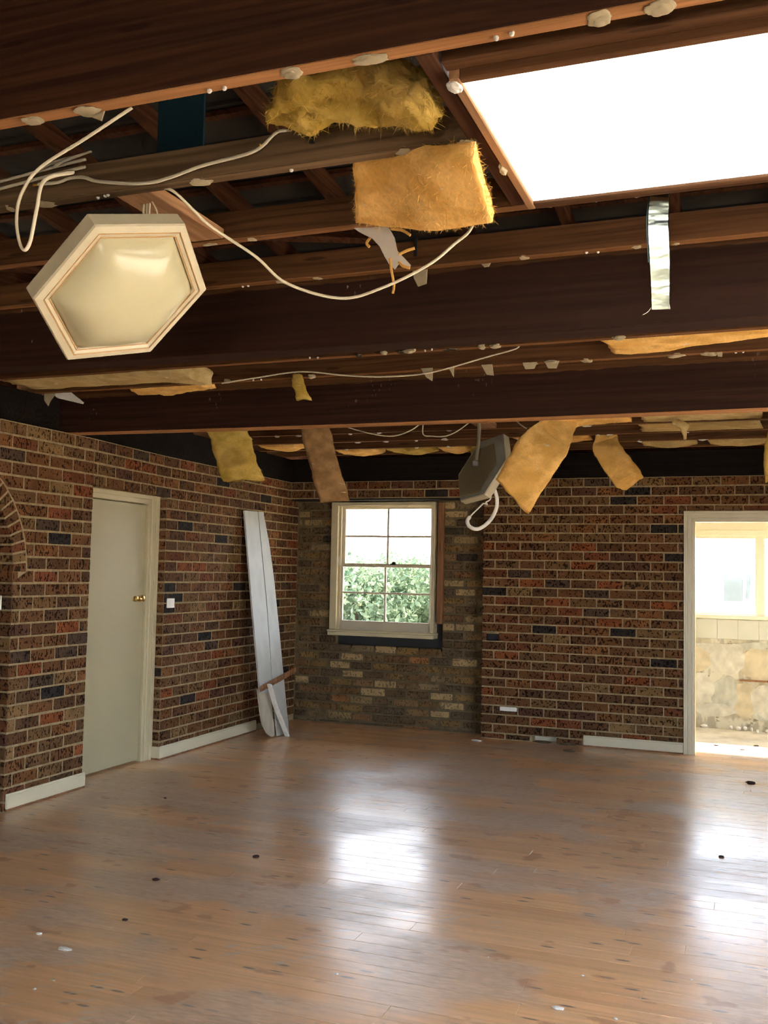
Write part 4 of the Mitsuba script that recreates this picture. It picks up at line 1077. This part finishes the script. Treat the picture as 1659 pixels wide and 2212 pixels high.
thing('cable', 'thin cable loop hanging behind the orange-edged beam beside the far lamp', 'cable', CB, mesh=tube([(-2.325, 6.9, 2.71), (-2.33, 6.9, 2.66), (-2.325, 6.9, 2.585), (-2.25, 6.9, 2.572), (-2.16, 6.9, 2.568), (-2.08, 6.92, 2.60), (-1.99, 6.95, 2.67), (-1.97, 6.96, 2.702)], .0048, 60), m='cable', smooth=True)
thing('cable', 'short cable end poking out above the big orange batt', 'cable', CB, mesh=tube([(-1.66, 7.0, 2.70), (-1.60, 6.95, 2.645), (-1.55, 6.93, 2.61)], .006, 10), m='cable', smooth=True)
for dz, lab in ((.004, 'upper cable of the pair entering at the left edge beside the grey-brown joist'), (-.020, 'lower cable of the pair entering at the left edge beside the grey-brown joist')):
    thing('cable', lab, 'cable', CB, mesh=tube([(-2.42, 2.418, 2.765 + dz), (-2.27, 2.418, 2.772 + dz), (-2.10, 2.417, 2.787 + dz), (-2.0, 2.415, 2.795 + dz), (-1.93, 2.415, 2.80 + dz)], .005, 30, 1.3), m='cable', smooth=True)
thing('batten_offcut', 'thin reddish stick end at the left edge above the lamp', 'timber offcut', mesh=tube([(-2.75, 3.37, 2.745), (-2.62, 3.35, 2.712), (-2.52, 3.33, 2.692)], .008, 8, 1.4), m='roof_wood')
frayed = [tube([(-2.09 + .02 * i, 2.388, 2.78 + .006 * (i % 3)), (-2.03 + .02 * i, 2.385, 2.792 + .006 * (i % 2)), (-1.96 + .022 * i, 2.395, 2.806 + .003 * i)], .0035, 10, 2.2) for i in range(4)]
thing('paper_tatter', 'frayed pale strands lying on the joist beside the cable end', 'paper scrap', mesh=join(*frayed), m='board_inner')

fs = spline([(-.268, 2.976, 2.715, .026), (-.267, 2.972, 2.69, .030), (-.270, 2.968, 2.62, .031), (-.266, 2.962, 2.53, .031), (-.264, 2.966, 2.45, .029), (-.263, 2.976, 2.35, .027)], 40)
fv = [loft(fs[:, :3], np.stack([fs[:, 3], 0 * fs[:, 3] + .004, 0 * fs[:, 3]], 1), np.tile([0, .0012, 0], (40, 1)), 8, 6)]
FO = thing('foil_strip', 'crinkled silver foil strip hanging below the skylight', 'foil strip')
v_, f_ = fv[0]
v_ = v_ + np.array([0, 1, 0]) * ((meshkit.fbm(v_ * np.array([12, 0, 32]), 3, 5) - .5) * .010)[:, None]
part(FO, 'sheet', (v_, f_), 'foil', smooth=True)
e_ = fs[4:28]
part(FO, 'backing', loft(np.stack([e_[:, 0] - e_[:, 3] - .002, e_[:, 1] + .006, e_[:, 2]], 1), np.tile([.0025, 0, 0], (24, 1)), np.tile([0, .007, 0], (24, 1)), 6), 'teal_paint', label='teal backing along the left edge')
part(FO, 'thread', tube([(-.288, 2.974, 2.36), (-.30, 2.975, 2.345), (-.315, 2.975, 2.337)], .0008, 8), 'cable')

PS = thing('foil_scrap', 'torn silvery paper scrap hanging under the big orange batt', 'paper scrap')
ps = [(-1.262, 2.700), (-1.22, 2.705), (-1.14, 2.700), (-1.118, 2.66), (-1.108, 2.615), (-1.085, 2.59), (-1.062, 2.565), (-1.075, 2.552), (-1.10, 2.575), (-1.115, 2.552), (-1.135, 2.572), (-1.15, 2.60), (-1.165, 2.632), (-1.19, 2.66), (-1.215, 2.672), (-1.235, 2.683)]
part(PS, 'sheet', plate([(x, 2.972 + .02 * math.sin(x * 22), z) for x, z in ps], .003), 'paper')
for pts in ([(-1.13, 2.59), (-1.125, 2.55), (-1.115, 2.50), (-1.118, 2.47)], [(-1.10, 2.575), (-1.085, 2.56), (-1.06, 2.55)], [(-1.10, 2.60), (-1.07, 2.61), (-1.045, 2.615)], [(-1.20, 2.67), (-1.215, 2.65), (-1.205, 2.635)], [(-1.13, 2.69), (-1.09, 2.68), (-1.06, 2.66)]):
    part(PS, 'fibre_wisp', tube([(x, 2.975, z) for x, z in pts], .005, 14, .6), 'orange_wool')

SC = thing('plaster_scrap', 'broken strip of plasterboard hanging at the left above the brick wall', 'plaster scrap')
part(SC, 'board', plate([(-4.48, 5.33, 2.73), (-4.45, 5.32, 2.755), (-4.316, 5.33, 2.726), (-4.208, 5.35, 2.645), (-4.217, 5.35, 2.635), (-4.40, 5.31, 2.68)], .010), 'plaster_white')
part(SC, 'torn_paper', plate([(-4.48, 5.296, 2.752), (-4.43, 5.296, 2.742), (-4.40, 5.29, 2.70), (-4.44, 5.29, 2.647), (-4.45, 5.29, 2.62), (-4.485, 5.29, 2.66), (-4.49, 5.29, 2.69), (-4.487, 5.29, 2.715)], .004), 'adhesive')

thing('blue_sheet', 'dark blue plastic sheet up in the roof space behind the nearest beam', 'plastic sheet', mesh=box(-2.285, -2.065, 3.30, 3.312, 3.20, 3.66, .004), m='blue_sheet')

# ------------------------------------------------------------------ leaning boards
LB = thing('leaning_board', 'tall white split board leaning on the left brick wall near the corner', 'board')


def lean(y, z, off=0.0):
    return (-4.478 + (2.11 - z) * .143 + off, y, z)


def board(parent, name, outline, m, off, th, **kw):
    part(parent, name, plate([lean(y, z, off) for y, z in outline], th), m, **kw)


board(LB, 'panel', [(8.06, 2.10), (8.320, 2.105), (8.313, 1.2), (8.27, .5), (8.25, .42), (8.02, .42), (8.03, 1.2)], 'board_white', 0, .016)
board(LB, 'panel', [(8.342, 2.105), (8.45, 2.11), (8.455, 2.04), (8.50, 1.82), (8.53, 1.45), (8.53, .9), (8.52, .004), (8.285, .004), (8.285, .5), (8.333, 1.2)], 'board_white', -.003, .016, label='right half of the split board')
board(LB, 'lower_panel', [(8.02, .46), (8.26, .46), (8.27, .1), (8.26, .006), (8.20, .008), (8.12, .05), (8.05, .14), (8.03, .25)], 'board_inner', -.022, .012, label='bare beige lower part')
part(LB, 'cross_batten', loft(np.array([lean(8.0, .465, .024), lean(8.76, .572, .022)]), np.tile([.007, .002, 0], (2, 1)), np.tile([.002, 0, .030], (2, 1)), 4, 8), 'trim_wood', label='brown batten nailed across')
ST = thing('leaning_stick', 'pale square stick leaning against the lower part of the white board', 'stick', mesh=loft(np.array([(-4.19, 8.12, .50), (-4.155, 8.18, .3), (-4.10, 8.34, .002)]), np.tile([.017, .017, 0], (3, 1)), np.tile([-.014, .014, .004], (3, 1)), 4, 6), m='plaster_white')

# ------------------------------------------------------------------ small fittings on the walls
SW = thing('light_switch', 'square white switch plate on the brick wall right of the cream door', 'switch')
part(SW, 'plate', box(LEFT + .002, LEFT + .012, 6.872, 6.978, 1.222, 1.300, .003), 'white_plastic')
part(SW, 'rocker', box(LEFT + .0115, LEFT + .016, 6.91, 6.94, 1.245, 1.278, .002), 'white_plastic')
SW2 = thing('light_switch', 'white switch plate on the arch jamb at the left edge', 'switch')
part(SW2, 'plate', box(-4.575, -4.498, AY + RI - .013, AY + RI - .003, 1.262, 1.352, .003), 'white_plastic')
part(SW2, 'rocker', box(-4.55, -4.525, AY + RI - .017, AY + RI - .0125, 1.29, 1.325, .002), 'white_plastic')
SO = thing('wall_socket', 'narrow white socket plate low on the back brick wall', 'socket')
part(SO, 'plate', box(-2.262, -2.10, BACK - .012, BACK - .002, .268, .306, .003), 'white_plastic')
part(SO, 'insert', box(-2.225, -2.14, BACK - .015, BACK - .0115, .278, .297, .002), 'white_plastic')
CH = thing('electrical_box', 'empty black electrical box let into the brickwork near the alcove edge', 'electrical box')
part(CH, 'shell', join(box(HX[0] + .001, HX[1] - .001, BACK + .06, BACK + .064, HX[2], HX[3], .001), box(HX[0] + .001, HX[0] + .004, BACK - .001, BACK + .064, HX[2], HX[3], .001), box(HX[1] - .004, HX[1] - .001, BACK - .001, BACK + .064, HX[2], HX[3], .001),
                       box(HX[0] + .001, HX[1] - .001, BACK - .001, BACK + .064, HX[2] - .001, HX[2] + .002, .001), box(HX[0] + .001, HX[1] - .001, BACK - .001, BACK + .064, HX[3] - .002, HX[3] + .001, .001)), 'black_plastic')

# ------------------------------------------------------------------ debris on the floor
GD = 'debris on the floor'
for i, (x, y, s, asp, m, lab) in enumerate(((-2.826, 3.435, .016, 1.3, 'plaster_white', 'white plaster crumb at the lower left edge of the floor'), (-2.616, 3.34, .022, 2.2, 'plaster_white', 'flat white plaster chip below the crumb at the lower left'),
                                            (-1.514, 3.56, .011, 1.0, 'plaster_white', 'single round white crumb in the lower middle of the floor'), (-.667, 3.601, .020, 1.7, 'plaster_white', 'pale chip near the bottom right of the floor'),
                                            (-.464, 3.602, .010, 1.0, 'plaster_white', 'tiny white crumb at the bottom edge right of the pale chip'), (-2.473, 2.996, .009, 1.0, 'plaster_white', 'tiny crumb near the bottom left corner'), (-2.463, 3.084, .011, 1.4, 'adhesive', 'beige crumb near the bottom left corner'),
                                            (-2.039, 2.974, .009, 1.0, 'adhesive', 'tiny beige crumb at the bottom edge left of the middle'), (-2.428, 8.914, .034, 2.2, 'plaster_white', 'white scrap on the floor below the alcove edge'), (-1.546, 8.763, .045, 1.8, 'old_mortar', 'brick fragment on the floor left of the short skirting board'),
                                            (-.039, 8.056, .035, 1.4, 'dark_leaf_litter', 'dark curled leaf on the bright floor before the kitchen doorway'), (-.184, 5.876, .018, 1.3, 'dark_leaf_litter', 'small dark bug-like speck in the bright floor reflection'), (-2.526, 4.794, .022, 1.2, 'dark_leaf_litter', 'dark crumb left of the window reflection on the floor'),
                                            (-2.788, 4.24, .020, 1.6, 'dark_leaf_litter', 'dark crumb in the left middle of the floor'), (-3.72, 5.735, .014, 1.0, 'dark_leaf_litter', 'dark speck on the floor in front of the cream door'), (-2.596, 3.717, .014, 1.5, 'dark_leaf_litter', 'dark twig crumb at the lower left'), (-1.018, 3.961, .007, 1.0, 'plaster_white', 'tiny white crumb in the right middle foreground'),
                                            (-.634, 3.931, .008, 1.2, 'plaster_white', 'tiny white crumb in the right foreground'), (-.236, 4.063, .007, 1.0, 'plaster_white', 'tiny white crumb at the right before the bright reflection'))):
    hgt = .35 if m != 'dark_leaf_litter' else .45
    thing('floor_crumb', lab, 'debris', GD, mesh=blob((x, y, s * hgt * .55), (s * asp * .68, s * .68, s * hgt * .7), i, .4, 2), m=m)
for i, (x, y, lab) in enumerate(((-.35, 9.75, 'dark crumb on the kitchen floor, left one'), (.0, 9.9, 'dark crumb on the kitchen floor, right one'), (-.12, 9.62, 'thin dark flake in the middle of the kitchen floor'))):
    thing('floor_crumb', lab, 'debris', GD, mesh=blob((x, y, .000), (.022, .014, .005), 60 + i, .4, 2), m='dark_leaf_litter')
